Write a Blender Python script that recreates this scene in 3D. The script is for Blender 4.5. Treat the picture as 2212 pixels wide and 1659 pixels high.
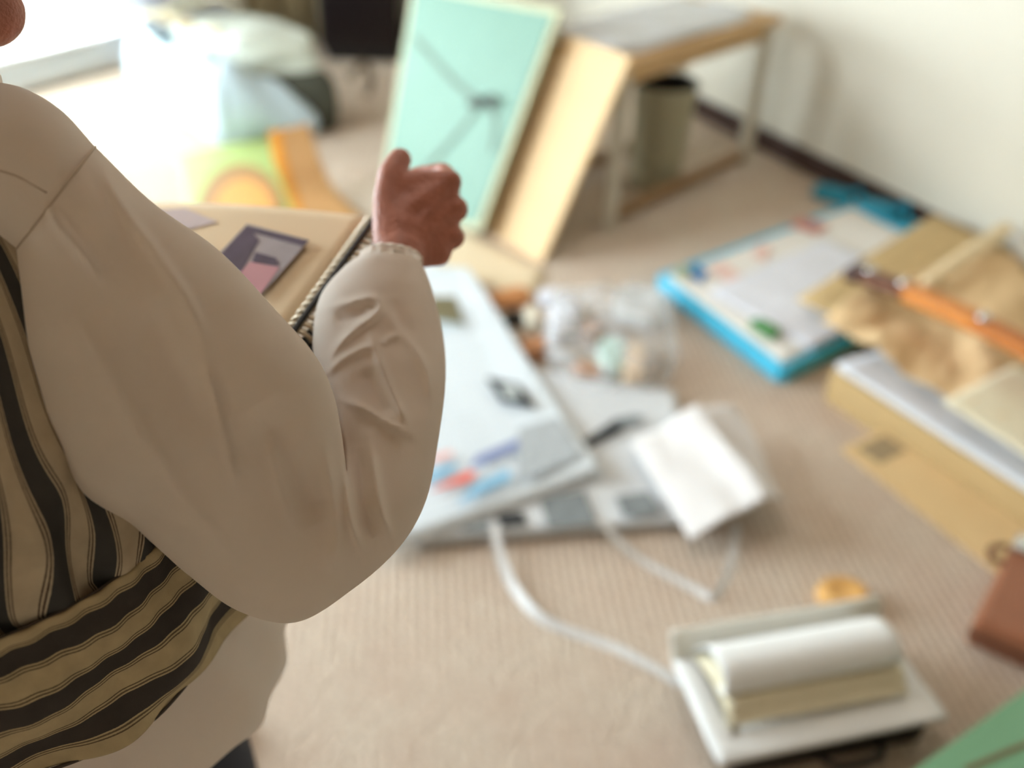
import bpy, bmesh, math, random
import numpy as np
from mathutils import Vector, Matrix, noise

for _o in list(bpy.data.objects):
    bpy.data.objects.remove(_o)
SC = bpy.context.scene
COL = SC.collection
random.seed(4)
RNG = np.random.default_rng(4)

# ------------------------------------------------------------------ camera
FPX, PITCH, ROLL, CAMH = 2000.0, math.radians(35), math.radians(2.0), 1.42
f_ = np.array([0, math.cos(PITCH), -math.sin(PITCH)])
u0 = np.array([0, math.sin(PITCH), math.cos(PITCH)])
r0 = np.array([1.0, 0, 0])
r_ = r0 * math.cos(ROLL) + u0 * math.sin(ROLL)
u_ = u0 * math.cos(ROLL) - r0 * math.sin(ROLL)
CP = np.array([0, 0, CAMH])
cam = bpy.data.cameras.new('camera')
cam.sensor_width = 36
cam.lens = FPX / 2212 * 36
cam.clip_start = 0.02
cam.dof.use_dof = True
cam.dof.focus_distance = 0.60
cam.dof.aperture_fstop = 2.35
camo = bpy.data.objects.new('camera', cam)
COL.objects.link(camo)
_m = Matrix(((r_[0], u_[0], -f_[0], CP[0]), (r_[1], u_[1], -f_[1], CP[1]), (r_[2], u_[2], -f_[2], CP[2]), (0, 0, 0, 1)))
camo.matrix_world = _m
SC.camera = camo

# ------------------------------------------------------------------ world, light, exposure
SKY = 19.0
FILL_LAMP = 8.0
EXPOSURE = 0.24
w = bpy.data.worlds.new('sky')
SC.world = w
w.use_nodes = True
bg = w.node_tree.nodes['Background']
bg.inputs[0].default_value = (0.86, 0.94, 1.0, 1)
bg.inputs[1].default_value = SKY
SC.view_settings.view_transform = 'Standard'
SC.view_settings.look = 'None'
SC.view_settings.gamma = 1
SC.view_settings.use_curve_mapping = False
SC.view_settings.exposure = EXPOSURE
SC.cycles.use_denoising = True
SC.cycles.max_bounces = 5
SC.cycles.adaptive_threshold = 0.2
SC.cycles.diffuse_bounces = 3
SC.cycles.transparent_max_bounces = 8
SC.cycles.sample_clamp_indirect = 6
SC.cycles.caustics_reflective = False
SC.cycles.caustics_refractive = False


def portal(name, c, n, wd, ht):
    l = bpy.data.lights.new(name, 'AREA')
    l.shape = 'RECTANGLE'
    l.size, l.size_y = wd, ht
    l.cycles.is_portal = True
    o = bpy.data.objects.new(name, l)
    COL.objects.link(o)
    o.location = c
    o.rotation_euler = Vector(n).to_track_quat('-Z', 'Z').to_euler()
    return o


# ------------------------------------------------------------------ helpers
def V(*a):
    return np.array(a, float)


def ray(x, y):
    return f_ + r_ * (x - 1106) / FPX + u_ * (829.5 - y) / FPX


def P(x, y, z):
    return CP + ray(x, y) * z


def G(x, y, h=0.0):
    d = ray(x, y)
    return CP + d * ((h - CAMH) / d[2])


def PL(x, y, o, n):
    d = ray(x, y)
    return CP + d * (np.dot(o - CP, n) / np.dot(d, n))


def proj(p):
    d = p - CP
    z = d @ f_
    return 1106 + FPX * (d @ r_) / z, 829.5 - FPX * (d @ u_) / z


def nrm(v):
    return v / np.linalg.norm(v)


def lin(c):
    return tuple((x / 255 / 12.92 if x / 255 <= 0.04045 else ((x / 255 + 0.055) / 1.055) ** 2.4) for x in c)


_mats = {}


def M(name, rgb, rough=0.65, var=0.05, scale=18, bump=0.0, bscale=60, metal=0.0, spec=0.4, transl=0.0, alpha=1.0, sheen=0.0):
    if name in _mats:
        return _mats[name]
    m = bpy.data.materials.new(name)
    m.use_nodes = True
    nt = m.node_tree
    b = nt.nodes['Principled BSDF']
    b.inputs['Roughness'].default_value = rough
    b.inputs['Metallic'].default_value = metal
    b.inputs['Specular IOR Level'].default_value = spec
    b.inputs['Sheen Weight'].default_value = sheen
    tc = nt.nodes.new('ShaderNodeTexCoord')
    n = nt.nodes.new('ShaderNodeTexNoise')
    n.inputs['Scale'].default_value = scale
    n.inputs['Detail'].default_value = 4
    nt.links.new(tc.outputs['Object'], n.inputs['Vector'])
    mx = nt.nodes.new('ShaderNodeMix')
    mx.data_type = 'RGBA'
    c = lin(rgb)
    mx.inputs[6].default_value = tuple(max(0, x * (1 - var * 2)) for x in c) + (1,)
    mx.inputs[7].default_value = tuple(min(1, x * (1 + var * 2)) for x in c) + (1,)
    nt.links.new(n.outputs['Fac'], mx.inputs[0])
    nt.links.new(mx.outputs[2], b.inputs['Base Color'])
    if bump:
        n2 = nt.nodes.new('ShaderNodeTexNoise')
        n2.inputs['Scale'].default_value = bscale
        n2.inputs['Detail'].default_value = 3
        nt.links.new(tc.outputs['Object'], n2.inputs['Vector'])
        bp = nt.nodes.new('ShaderNodeBump')
        bp.inputs['Strength'].default_value = bump
        bp.inputs['Distance'].default_value = 0.01
        nt.links.new(n2.outputs['Fac'], bp.inputs['Height'])
        nt.links.new(bp.outputs[0], b.inputs['Normal'])
    out = nt.nodes['Material Output']
    sh = b.outputs[0]
    if transl:
        t = nt.nodes.new('ShaderNodeBsdfTranslucent')
        nt.links.new(mx.outputs[2], t.inputs[0])
        a = nt.nodes.new('ShaderNodeMixShader')
        a.inputs[0].default_value = transl
        nt.links.new(sh, a.inputs[1])
        nt.links.new(t.outputs[0], a.inputs[2])
        sh = a.outputs[0]
    if alpha < 1:
        t = nt.nodes.new('ShaderNodeBsdfTransparent')
        a = nt.nodes.new('ShaderNodeMixShader')
        a.inputs[0].default_value = alpha
        nt.links.new(t.outputs[0], a.inputs[1])
        nt.links.new(sh, a.inputs[2])
        sh = a.outputs[0]
    nt.links.new(sh, out.inputs[0])
    _mats[name] = m
    return m


def worldloc(o):
    v = V(0, 0, 0)
    while o is not None:
        v = v + np.array(o.location)
        o = o.parent
    return v


def tag(o, label=None, cat=None, group=None, kind=None):
    if label:
        o['label'] = label
    if cat:
        o['category'] = cat
    if group:
        o['group'] = group
    if kind:
        o['kind'] = kind
    return o


def thing(name, label, cat, loc, group=None):
    o = bpy.data.objects.new(name, None)
    o.empty_display_size = 0.05
    o.location = tuple(loc)
    COL.objects.link(o)
    return tag(o, label, cat, group)


def obj(name, verts, faces, mat, parent=None, smooth=False, uv=None, bevel=0, bseg=2, sub=0):
    verts = np.asarray(verts, float)
    if parent is not None:
        org = worldloc(parent)
    else:
        lo, hi = verts.min(0), verts.max(0)
        org = V((lo[0] + hi[0]) / 2, (lo[1] + hi[1]) / 2, lo[2])
    me = bpy.data.meshes.new(name)
    me.from_pydata((verts - org).tolist(), [], [tuple(int(i) for i in q) for q in faces])
    if uv is not None:
        uv = np.asarray(uv, float)
        l = me.uv_layers.new(name='UVMap')
        vi = np.empty(len(me.loops), dtype=np.int32)
        me.loops.foreach_get('vertex_index', vi)
        l.data.foreach_set('uv', uv[vi].astype(np.float32).ravel())
    bm = bmesh.new()
    bm.from_mesh(me)
    bmesh.ops.recalc_face_normals(bm, faces=bm.faces)
    if bevel:
        bmesh.ops.bevel(bm, geom=[e for e in bm.edges], offset=bevel, segments=bseg, affect='EDGES', profile=0.5, clamp_overlap=True)
    bm.to_mesh(me)
    bm.free()
    if smooth:
        me.polygons.foreach_set('use_smooth', [True] * len(me.polygons))
    me.materials.append(mat)
    o = bpy.data.objects.new(name, me)
    COL.objects.link(o)
    if parent is not None:
        o.parent = parent
        o.location = (0, 0, 0)
    else:
        o.location = tuple(org)
    if sub:
        md = o.modifiers.new('sub', 'SUBSURF')
        md.levels = md.render_levels = sub
    return o


BOXF = [(0, 1, 2, 3), (7, 6, 5, 4), (0, 4, 5, 1), (1, 5, 6, 2), (2, 6, 7, 3), (3, 7, 4, 0)]


def slab(name, c4, n, t, mat, parent=None, bevel=0.0, uv=False, smooth=False):
    """c4: four points of the visible face, n: direction in which the thickness t goes"""
    c4 = [np.asarray(c, float) for c in c4]
    n = nrm(np.asarray(n, float)) * t
    vs = c4 + [c + n for c in c4]
    u = [(0, 0), (1, 0), (1, 1), (0, 1)] * 2 if uv else None
    return obj(name, vs, BOXF, mat, parent, bevel=bevel, uv=u, smooth=smooth)


def box(name, lo, hi, mat, parent=None, bevel=0.0):
    a, b = lo, hi
    return slab(name, [V(a[0], a[1], a[2]), V(b[0], a[1], a[2]), V(b[0], b[1], a[2]), V(a[0], b[1], a[2])], V(0, 0, 1), b[2] - a[2], mat, parent, bevel)


def bar(name, a, b, wx, wy, mat, parent=None, bevel=0.0, up=None):
    a, b = np.asarray(a, float), np.asarray(b, float)
    d = nrm(b - a)
    up = V(0, 0, 1) if up is None else np.asarray(up, float)
    if abs(d @ up) > 0.95:
        up = V(0, 1, 0)
    s = nrm(np.cross(d, up))
    t = np.cross(s, d)
    vs = []
    for p in (a, b):
        for i, j in ((-1, -1), (1, -1), (1, 1), (-1, 1)):
            vs.append(p + s * i * wx / 2 + t * j * wy / 2)
    return obj(name, vs, BOXF, mat, parent, bevel=bevel)


def spl(pts, n):
    """Catmull-Rom through rows of pts -> n rows"""
    p = np.asarray(pts, float)
    k = len(p)
    pp = np.vstack([2 * p[0] - p[1], p, 2 * p[-1] - p[-2]])
    out = []
    for s in np.linspace(0, k - 1, n):
        i = min(int(s), k - 2)
        t = s - i
        a, b, c, d = pp[i], pp[i + 1], pp[i + 2], pp[i + 3]
        out.append(0.5 * (2 * b + (c - a) * t + (2 * a - 5 * b + 4 * c - d) * t * t + (3 * b - a - 3 * c + d) * t ** 3))
    return np.array(out)


def gridfaces(nr, ns, closed=True):
    fs = []
    m = ns if closed else ns - 1
    for i in range(nr - 1):
        for j in range(m):
            a, b = i * ns + j, i * ns + (j + 1) % ns
            fs.append((a, b, b + ns, a + ns))
    return fs


def tube(name, pts, rad, mat, parent=None, n=48, seg=8, closed=False, cap=True):
    p = spl(pts, n) if len(pts) > 2 else np.array([pts[0] + (np.asarray(pts[1]) - pts[0]) * t for t in np.linspace(0, 1, 3)])
    n = len(p)
    rad = np.interp(np.linspace(0, 1, n), np.linspace(0, 1, len(rad)), rad) if np.ndim(rad) else np.full(n, rad)
    vs = []
    s = None
    for i in range(n):
        d = nrm(p[min(i + 1, n - 1)] - p[max(i - 1, 0)])
        if s is None:
            s = nrm(np.cross(d, V(0.3, 0.2, 1) if abs(d[2]) < 0.9 else V(1, 0, 0)))
        s = nrm(s - d * (s @ d))
        t = np.cross(d, s)
        for k in range(seg):
            a = 2 * math.pi * k / seg
            vs.append(p[i] + rad[i] * (s * math.cos(a) + t * math.sin(a)))
    fs = gridfaces(n, seg)
    if cap:
        fs += [tuple(range(seg))[::-1], tuple(range((n - 1) * seg, n * seg))]
    return obj(name, vs, fs, mat, parent, smooth=True)


def ribbon(name, pts, width, mat, parent=None, n=60, thick=0.0006, up=V(0, 0, 1), twist=None):
    p = spl(pts, n)
    vs = []
    for i in range(n):
        d = nrm(p[min(i + 1, n - 1)] - p[max(i - 1, 0)])
        s = nrm(np.cross(d, up))
        if twist is not None:
            a = np.interp(i / (n - 1), np.linspace(0, 1, len(twist)), twist)
            s = s * math.cos(a) + np.cross(d, s) * math.sin(a)
        q = np.cross(s, d)
        vs += [p[i] - s * width / 2, p[i] + s * width / 2, p[i] + s * width / 2 + q * thick, p[i] - s * width / 2 + q * thick]
    fs = gridfaces(n, 4) + [(3, 2, 1, 0), tuple(range(n * 4 - 4, n * 4))]
    return obj(name, vs, fs, mat, parent, smooth=False)


def sheet(name, c4, mat, parent=None, nx=40, ny=40, thick=0.0015, hfun=None, amp=0.0, nscale=8.0, seed=0.0, up=None, uv=True):
    """a rectangular sheet with thickness; corners c4 in order; hfun(s,t) raises it along its normal"""
    c = [np.asarray(q, float) for q in c4]
    n = nrm(np.cross(c[1] - c[0], c[3] - c[0])) if up is None else np.asarray(up, float)
    if up is None and n[2] < 0:
        n = -n
    top, uvs = [], []
    for j in range(ny + 1):
        for i in range(nx + 1):
            s, t = i / nx, j / ny
            p = c[0] * (1 - s) * (1 - t) + c[1] * s * (1 - t) + c[2] * s * t + c[3] * (1 - s) * t
            h = 0.0
            if hfun:
                h += hfun(s, t)
            if amp:
                h += amp * (noise.noise(Vector((p[0] * nscale + seed, p[1] * nscale, p[2] * nscale + seed))) + 0.5)
            top.append(p + n * h)
            uvs.append((s, t))
    k = len(top)
    vs = top + [p - n * thick for p in top]
    m = nx + 1
    fs = []
    for j in range(ny):
        for i in range(nx):
            a = j * m + i
            fs.append((a, a + 1, a + 1 + m, a + m))
            fs.append((k + a, k + a + m, k + a + 1 + m, k + a + 1))
    ring = [i for i in range(m)] + [j * m + nx for j in range(1, ny + 1)] + [ny * m + i for i in range(nx - 1, -1, -1)] + [j * m for j in range(ny - 1, 0, -1)]
    for q in range(len(ring)):
        a, b = ring[q], ring[(q + 1) % len(ring)]
        fs.append((a, k + a, k + b, b))
    return obj(name, vs, fs, mat, parent, smooth=True, uv=uvs * 2 if uv else None)


def loft(name, rings, mat, parent=None, uv=None, caps=False, smooth=True):
    """rings: array (nr, ns, 3) closed around"""
    nr, ns = rings.shape[:2]
    fs = gridfaces(nr, ns)
    if caps:
        fs += [tuple(range(ns))[::-1], tuple(range((nr - 1) * ns, nr * ns))]
    return obj(name, rings.reshape(-1, 3), fs, mat, parent, smooth=smooth, uv=uv)


def pillow(name, c4, h, mat, parent=None, n=28, pw=4.0, base=0.0, amp=0.0, nscale=6, seed=0, rnd=0.0):
    """soft block on a four-cornered base: rounded sides and a domed top, closed below"""
    c = [np.asarray(q, float) for q in c4]
    cen = sum(c) / 4
    up = V(0, 0, 1)
    ns, rows = n * 4, []
    prof = [(0.90, 0.0), (0.97, 0.03), (1.0, 0.15), (1.0, 0.45), (0.985, 0.68), (0.95, 0.84), (0.88, 0.94), (0.75, 0.985), (0.5, 1.0), (0.25, 1.01), (0.02, 1.015)]
    prof = spl(prof, 26)
    for k, (q, z) in enumerate(prof):
        row = []
        for i in range(ns):
            a = 2 * math.pi * i / ns
            x, y = math.cos(a), math.sin(a)
            e = (abs(x) ** pw + abs(y) ** pw) ** (-1 / pw)
            s, t = (x * e * q + 1) / 2, (y * e * q + 1) / 2
            p = c[0] * (1 - s) * (1 - t) + c[1] * s * (1 - t) + c[2] * s * t + c[3] * (1 - s) * t + up * (base + h * max(z, 0))
            if amp:
                nv = noise.noise_vector(Vector((p[0] * nscale + seed, p[1] * nscale, p[2] * nscale)))
                p = p + np.array(nv) * amp * min(1, z * 4)
            row.append(p)
        rows.append(row)
    return loft(name, np.array(rows), mat, parent, caps=True)


# ------------------------------------------------------------------ special materials
def carpet_mat():
    m = bpy.data.materials.new('carpet')
    m.use_nodes = True
    nt = m.node_tree
    b = nt.nodes['Principled BSDF']
    b.inputs['Roughness'].default_value = 0.95
    b.inputs['Specular IOR Level'].default_value = 0.05
    tc = nt.nodes.new('ShaderNodeTexCoord')
    mp = nt.nodes.new('ShaderNodeMapping')
    mp.inputs['Rotation'].default_value = (0, 0, math.radians(-6))
    nt.links.new(tc.outputs['Object'], mp.inputs[0])
    wv = nt.nodes.new('ShaderNodeTexWave')
    wv.wave_type = 'BANDS'
    wv.bands_direction = 'X'
    wv.inputs['Scale'].default_value = 16
    wv.inputs['Distortion'].default_value = 2.2
    wv.inputs['Detail'].default_value = 2
    wv.inputs['Detail Scale'].default_value = 3.0
    nt.links.new(mp.outputs[0], wv.inputs[0])
    br = nt.nodes.new('ShaderNodeTexVoronoi')
    br.inputs['Scale'].default_value = 95
    nt.links.new(mp.outputs[0], br.inputs['Vector'])
    n = nt.nodes.new('ShaderNodeTexNoise')
    n.inputs['Scale'].default_value = 7
    n.inputs['Detail'].default_value = 5
    nt.links.new(tc.outputs['Object'], n.inputs['Vector'])
    add = nt.nodes.new('ShaderNodeMath')
    add.operation = 'MULTIPLY_ADD'
    add.inputs[1].default_value = 0.55
    nt.links.new(wv.outputs['Fac'], add.inputs[0])
    mu = nt.nodes.new('ShaderNodeMath')
    mu.operation = 'MULTIPLY'
    mu.inputs[1].default_value = 0.5
    nt.links.new(br.outputs['Distance'], mu.inputs[0])
    nt.links.new(mu.outputs[0], add.inputs[2])
    mx = nt.nodes.new('ShaderNodeMix')
    mx.data_type = 'RGBA'
    mx.inputs[6].default_value = lin((186, 168, 150)) + (1,)
    mx.inputs[7].default_value = lin((228, 214, 198)) + (1,)
    nt.links.new(add.outputs[0], mx.inputs[0])
    mx2 = nt.nodes.new('ShaderNodeMix')
    mx2.data_type = 'RGBA'
    mx2.blend_type = 'MULTIPLY'
    mx2.inputs[0].default_value = 0.35
    ra = nt.nodes.new('ShaderNodeValToRGB')
    ra.color_ramp.elements[0].color = (0.85, 0.7, 0.64, 1)
    ra.color_ramp.elements[0].position = 0.3
    ra.color_ramp.elements[1].color = (1, 1, 0.98, 1)
    ra.color_ramp.elements[1].position = 0.7
    nt.links.new(n.outputs['Fac'], ra.inputs[0])
    nt.links.new(mx.outputs[2], mx2.inputs[6])
    nt.links.new(ra.outputs[0], mx2.inputs[7])
    nt.links.new(mx2.outputs[2], b.inputs['Base Color'])
    bp = nt.nodes.new('ShaderNodeBump')
    bp.inputs['Strength'].default_value = 0.6
    bp.inputs['Distance'].default_value = 0.006
    nt.links.new(add.outputs[0], bp.inputs['Height'])
    nt.links.new(bp.outputs[0], b.inputs['Normal'])
    return m


def stripe_mat(name, base, dark, line, period):
    """stripes along U of the UV map (U in metres)"""
    m = bpy.data.materials.new(name)
    m.use_nodes = True
    nt = m.node_tree
    b = nt.nodes['Principled BSDF']
    b.inputs['Roughness'].default_value = 0.85
    b.inputs['Specular IOR Level'].default_value = 0.15
    uvn = nt.nodes.new('ShaderNodeUVMap')
    sp = nt.nodes.new('ShaderNodeSeparateXYZ')
    nt.links.new(uvn.outputs[0], sp.inputs[0])
    n = nt.nodes.new('ShaderNodeTexNoise')
    n.inputs['Scale'].default_value = 700
    n.inputs['Detail'].default_value = 2
    nt.links.new(uvn.outputs[0], n.inputs['Vector'])

    def math_(op, a, c):
        q = nt.nodes.new('ShaderNodeMath')
        q.operation = op
        for i, v in enumerate((a, c)):
            if v is None:
                continue
            if isinstance(v, (int, float)):
                q.inputs[i].default_value = v
            else:
                nt.links.new(v, q.inputs[i])
        return q.outputs[0]
    jit = math_('MULTIPLY', math_('SUBTRACT', n.outputs['Fac'], 0.5), 0.0006)
    x = math_('FRACT', math_('DIVIDE', math_('ADD', sp.outputs[0], jit), period), None)
    d = math_('MULTIPLY', math_('ABSOLUTE', math_('SUBTRACT', x, 0.5), None), 2.0)
    ra = nt.nodes.new('ShaderNodeValToRGB')
    ra.color_ramp.interpolation = 'CONSTANT'
    els = ra.color_ramp.elements
    stops = [(0, dark), (0.40, base), (0.46, line), (0.52, base), (0.58, line), (0.63, base)]
    els[0].position, els[0].color = 0, lin(dark) + (1,)
    els[1].position, els[1].color = 0.40, lin(base) + (1,)
    for p, c in stops[2:]:
        e = els.new(p)
        e.color = lin(c) + (1,)
    nt.links.new(d, ra.inputs[0])
    # woven slubs
    n2 = nt.nodes.new('ShaderNodeTexNoise')
    n2.inputs['Scale'].default_value = 60
    n2.inputs['Detail'].default_value = 6
    nt.links.new(uvn.outputs[0], n2.inputs['Vector'])
    mx = nt.nodes.new('ShaderNodeMix')
    mx.data_type = 'RGBA'
    mx.blend_type = 'MULTIPLY'
    mx.inputs[0].default_value = 0.5
    r2 = nt.nodes.new('ShaderNodeValToRGB')
    r2.color_ramp.elements[0].position = 0.3
    r2.color_ramp.elements[0].color = (0.72, 0.7, 0.66, 1)
    r2.color_ramp.elements[1].position = 0.7
    r2.color_ramp.elements[1].color = (1.1, 1.08, 1.02, 1)
    nt.links.new(n2.outputs['Fac'], r2.inputs[0])
    nt.links.new(ra.outputs[0], mx.inputs[6])
    nt.links.new(r2.outputs[0], mx.inputs[7])
    nt.links.new(mx.outputs[2], b.inputs['Base Color'])
    bp = nt.nodes.new('ShaderNodeBump')
    bp.inputs['Strength'].default_value = 0.25
    bp.inputs['Distance'].default_value = 0.001
    nt.links.new(n.outputs['Fac'], bp.inputs['Height'])
    nt.links.new(bp.outputs[0], b.inputs['Normal'])
    return m


def print_mat(name, paper, ink, cols=5, rows=42, dens=0.5, seed=0.0):
    """newsprint: grey text lines broken into columns and blocks, from the sheet's own UV"""
    m = bpy.data.materials.new(name)
    m.use_nodes = True
    nt = m.node_tree
    b = nt.nodes['Principled BSDF']
    b.inputs['Roughness'].default_value = 0.85
    b.inputs['Specular IOR Level'].default_value = 0.15
    uvn = nt.nodes.new('ShaderNodeUVMap')
    br = nt.nodes.new('ShaderNodeTexBrick')
    br.offset = 0.0
    br.inputs['Scale'].default_value = 1
    br.inputs['Brick Width'].default_value = 1 / cols
    br.inputs['Row Height'].default_value = 1 / rows
    br.inputs['Mortar Size'].default_value = 0.009
    br.inputs['Color1'].default_value = (1, 1, 1, 1)
    br.inputs['Color2'].default_value = (1, 1, 1, 1)
    br.inputs['Mortar'].default_value = (0, 0, 0, 1)
    nt.links.new(uvn.outputs[0], br.inputs['Vector'])
    mp = nt.nodes.new('ShaderNodeMapping')
    mp.inputs['Location'].default_value = (seed, seed * 0.7, 0)
    nt.links.new(uvn.outputs[0], mp.inputs[0])
    vo = nt.nodes.new('ShaderNodeTexVoronoi')
    vo.distance = 'CHEBYCHEV'
    vo.inputs['Scale'].default_value = 4.2
    nt.links.new(mp.outputs[0], vo.inputs['Vector'])
    sx = nt.nodes.new('ShaderNodeSeparateColor')
    nt.links.new(vo.outputs['Color'], sx.inputs[0])
    gt = nt.nodes.new('ShaderNodeMapRange')
    gt.inputs[1].default_value = 0.35
    gt.inputs[2].default_value = 0.75
    gt.inputs[4].default_value = dens
    nt.links.new(sx.outputs[0], gt.inputs[0])
    no = nt.nodes.new('ShaderNodeTexNoise')
    no.inputs['Scale'].default_value = 160
    nt.links.new(mp.outputs[0], no.inputs['Vector'])
    mu = nt.nodes.new('ShaderNodeMath')
    mu.operation = 'MULTIPLY'
    nt.links.new(gt.outputs[0], mu.inputs[0])
    nt.links.new(br.outputs['Color'], mu.inputs[1])
    mu2 = nt.nodes.new('ShaderNodeMath')
    mu2.operation = 'MULTIPLY'
    nt.links.new(mu.outputs[0], mu2.inputs[0])
    nt.links.new(no.outputs['Fac'], mu2.inputs[1])
    mx = nt.nodes.new('ShaderNodeMix')
    mx.data_type = 'RGBA'
    mx.inputs[6].default_value = lin(paper) + (1,)
    mx.inputs[7].default_value = lin(ink) + (1,)
    nt.links.new(mu2.outputs[0], mx.inputs[0])
    nt.links.new(mx.outputs[2], b.inputs['Base Color'])
    return m


carpet = carpet_mat()
wallm = M('wall_paint', (226, 220, 204), 0.9, 0.015, 3, 0.05, 250)
ceilm = M('ceiling_boards', (160, 134, 108), 0.9, 0.01)
basem = M('dark_wood_trim', (62, 40, 32), 0.45, 0.1, 12)
whitep = M('white_paint', (226, 226, 222), 0.4, 0.015)
alum = M('window_frame_white', (214, 216, 214), 0.35, 0.01)
blousem = M('blouse_cotton', (241, 230, 217), 0.8, 0.015, 30, 0.06, 900, transl=0.42, spec=0.2, sheen=0.05)
stitchm = M('blouse_thread', (238, 230, 218), 0.8, 0.02)
skinm = M('skin', (176, 112, 92), 0.5, 0.10, 55, 0.25, 260, spec=0.4)
hairm = M('hair_dark', (38, 32, 30), 0.5, 0.2, 90)
trousm = M('trouser_navy', (36, 40, 52), 0.85, 0.05)
paperm = M('paper_white', (236, 236, 234), 0.7, 0.012)
creamm = M('paper_cream', (232, 222, 194), 0.75, 0.02)
kraftm = M('kraft_paper', (226, 194, 148), 0.75, 0.05, 9, 0.2, 30)
cardm = M('cardboard', (190, 160, 112), 0.8, 0.03, 14)
cardlm = M('cardboard_light', (222, 190, 140), 0.8, 0.03, 14)
greenm = M('portfolio_green', (116, 150, 134), 0.55, 0.03, 10)
green2m = M('portfolio_green_deep', (128, 178, 140), 0.55, 0.03, 10)
blackm = M('black_card', (26, 22, 20), 0.5, 0.1)
metalm = M('polished_metal', (206, 206, 208), 0.25, 0.02, metal=0.9)

# ------------------------------------------------------------------ the room
WH = 2.45
wl0, wl1 = V(-2.292, 4.293, 0), V(-2.015, 4.729, 0)
wld = nrm(wl1 - wl0)
wr0, wr1 = V(0.769, 4.341, 0), V(1.463, 3.056, 0)
wrd = nrm(wr1 - wr0)
BY = 5.35
c_bl = wl0 + wld * ((BY - wl0[1]) / wld[1])
c_br = wr0 + wrd * ((BY - wr0[1]) / wrd[1])
c_r2 = wr0 + wrd * ((0.9 - wr0[1]) / wrd[1])
c_r3 = V(c_r2[0], -1.5, 0)
c_l2 = wl0 - wld * 1.35
c_l3 = V(c_l2[0], -1.5, 0)
plan = [c_bl, c_br, c_r2, c_r3, c_l3, c_l2]


def prism(name, poly, z0, z1, mat):
    n = len(poly)
    vs = [V(p[0], p[1], z0) for p in poly] + [V(p[0], p[1], z1) for p in poly]
    fs = [tuple(range(n))[::-1], tuple(range(n, 2 * n))] + [(i, (i + 1) % n, n + (i + 1) % n, n + i) for i in range(n)]
    return tag(obj(name, vs, fs, mat), kind='structure')


flr = prism('floor', [p + nrm(p - V(-0.5, 2, 0)) * 0.12 for p in plan], -0.06, 0.0, carpet)
prism('ceiling', [p + nrm(p - V(-0.5, 2, 0)) * 0.25 for p in plan], WH, WH + 0.08, ceilm)


def wall(name, a, b, holes=(), mat=wallm, t=0.10):
    """wall from a to b (floor points); holes: (s0, s1, z0, z1) along it. Thickness goes outward."""
    d = nrm(b - a)
    L = np.linalg.norm(b - a)
    nout = V(-d[1], d[0], 0)
    if (a + b)[:2] @ nout[:2] / 2 - V(-0.5, 2)[:2] @ nout[:2] < 0:
        nout = -nout
    rects = []
    s = -0.02
    for (s0, s1, z0, z1) in holes:
        rects.append((s, s0, 0, WH))
        if z0 > 0:
            rects.append((s0, s1, 0, z0))
        rects.append((s0, s1, z1, WH))
        s = s1
    rects.append((s, L + 0.02, 0, WH))
    vs, fs = [], []
    for (x0, x1, z0, z1) in rects:
        k = len(vs)
        q = [a + d * x0 + V(0, 0, z0), a + d * x1 + V(0, 0, z0), a + d * x1 + V(0, 0, z1), a + d * x0 + V(0, 0, z1)]
        vs += q + [p + nout * t for p in q]
        fs += [tuple(k + i for i in ff) for ff in BOXF]
    tag(obj(name, vs, fs, mat), kind='structure')
    return d, nout, L


def window(idx, a, d, nout, s0, s1, z0, z1, panes=2):
    c = a + d * (s0 + s1) / 2
    root = bpy.data.objects.new('window_%d' % idx, None)
    COL.objects.link(root)
    root.location = tuple(c)
    tag(root, kind='structure')
    off = nout * 0.03
    fw = 0.07
    bar('window_sill', a + d * s0 + V(0, 0, z0 + 0.0) + off, a + d * s1 + V(0, 0, z0) + off, 0.14, 0.05, alum, root, 0.004)
    bar('window_head', a + d * s0 + V(0, 0, z1) + off, a + d * s1 + V(0, 0, z1) + off, 0.12, 0.06, alum, root)
    for k in range(panes + 1):
        s = s0 + (s1 - s0) * k / panes
        bar('window_stile', a + d * s + V(0, 0, z0) + off, a + d * s + V(0, 0, z1) + off, fw, 0.06, alum, root, 0.003)
    glass = bpy.data.materials.get('window_glass')
    if glass is None:
        glass = bpy.data.materials.new('window_glass')
        glass.use_nodes = True
        gt_ = glass.node_tree
        gt_.nodes.remove(gt_.nodes['Principled BSDF'])
        tr_, gl_, mi_ = gt_.nodes.new('ShaderNodeBsdfTransparent'), gt_.nodes.new('ShaderNodeBsdfGlossy'), gt_.nodes.new('ShaderNodeMixShader')
        tr_.inputs[0].default_value = (0.93, 0.96, 0.96, 1)
        gl_.inputs['Roughness'].default_value = 0.02
        mi_.inputs[0].default_value = 0.06
        gt_.links.new(tr_.outputs[0], mi_.inputs[1])
        gt_.links.new(gl_.outputs[0], mi_.inputs[2])
        gt_.links.new(mi_.outputs[0], gt_.nodes['Material Output'].inputs[0])
    for k in range(panes):
        e0, e1 = s0 + (s1 - s0) * k / panes + 0.03, s0 + (s1 - s0) * (k + 1) / panes - 0.03
        bar('window_rail', a + d * e0 + V(0, 0, z0 + 0.065) + off, a + d * e1 + V(0, 0, z0 + 0.065) + off, 0.05, 0.085, alum, root, 0.003)
        q = [a + d * e0 + V(0, 0, z0 + 0.1), a + d * e1 + V(0, 0, z0 + 0.1), a + d * e1 + V(0, 0, z1 - 0.02), a + d * e0 + V(0, 0, z1 - 0.02)]
        slab('window_pane', [p + off for p in q], nout, 0.004, glass, root)
    mid = c + V(0, 0, (z0 + z1) / 2) - nout * 0.06
    portal('window_daylight', mid, -nout, s1 - s0 - 0.05, z1 - z0 - 0.05)


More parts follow.
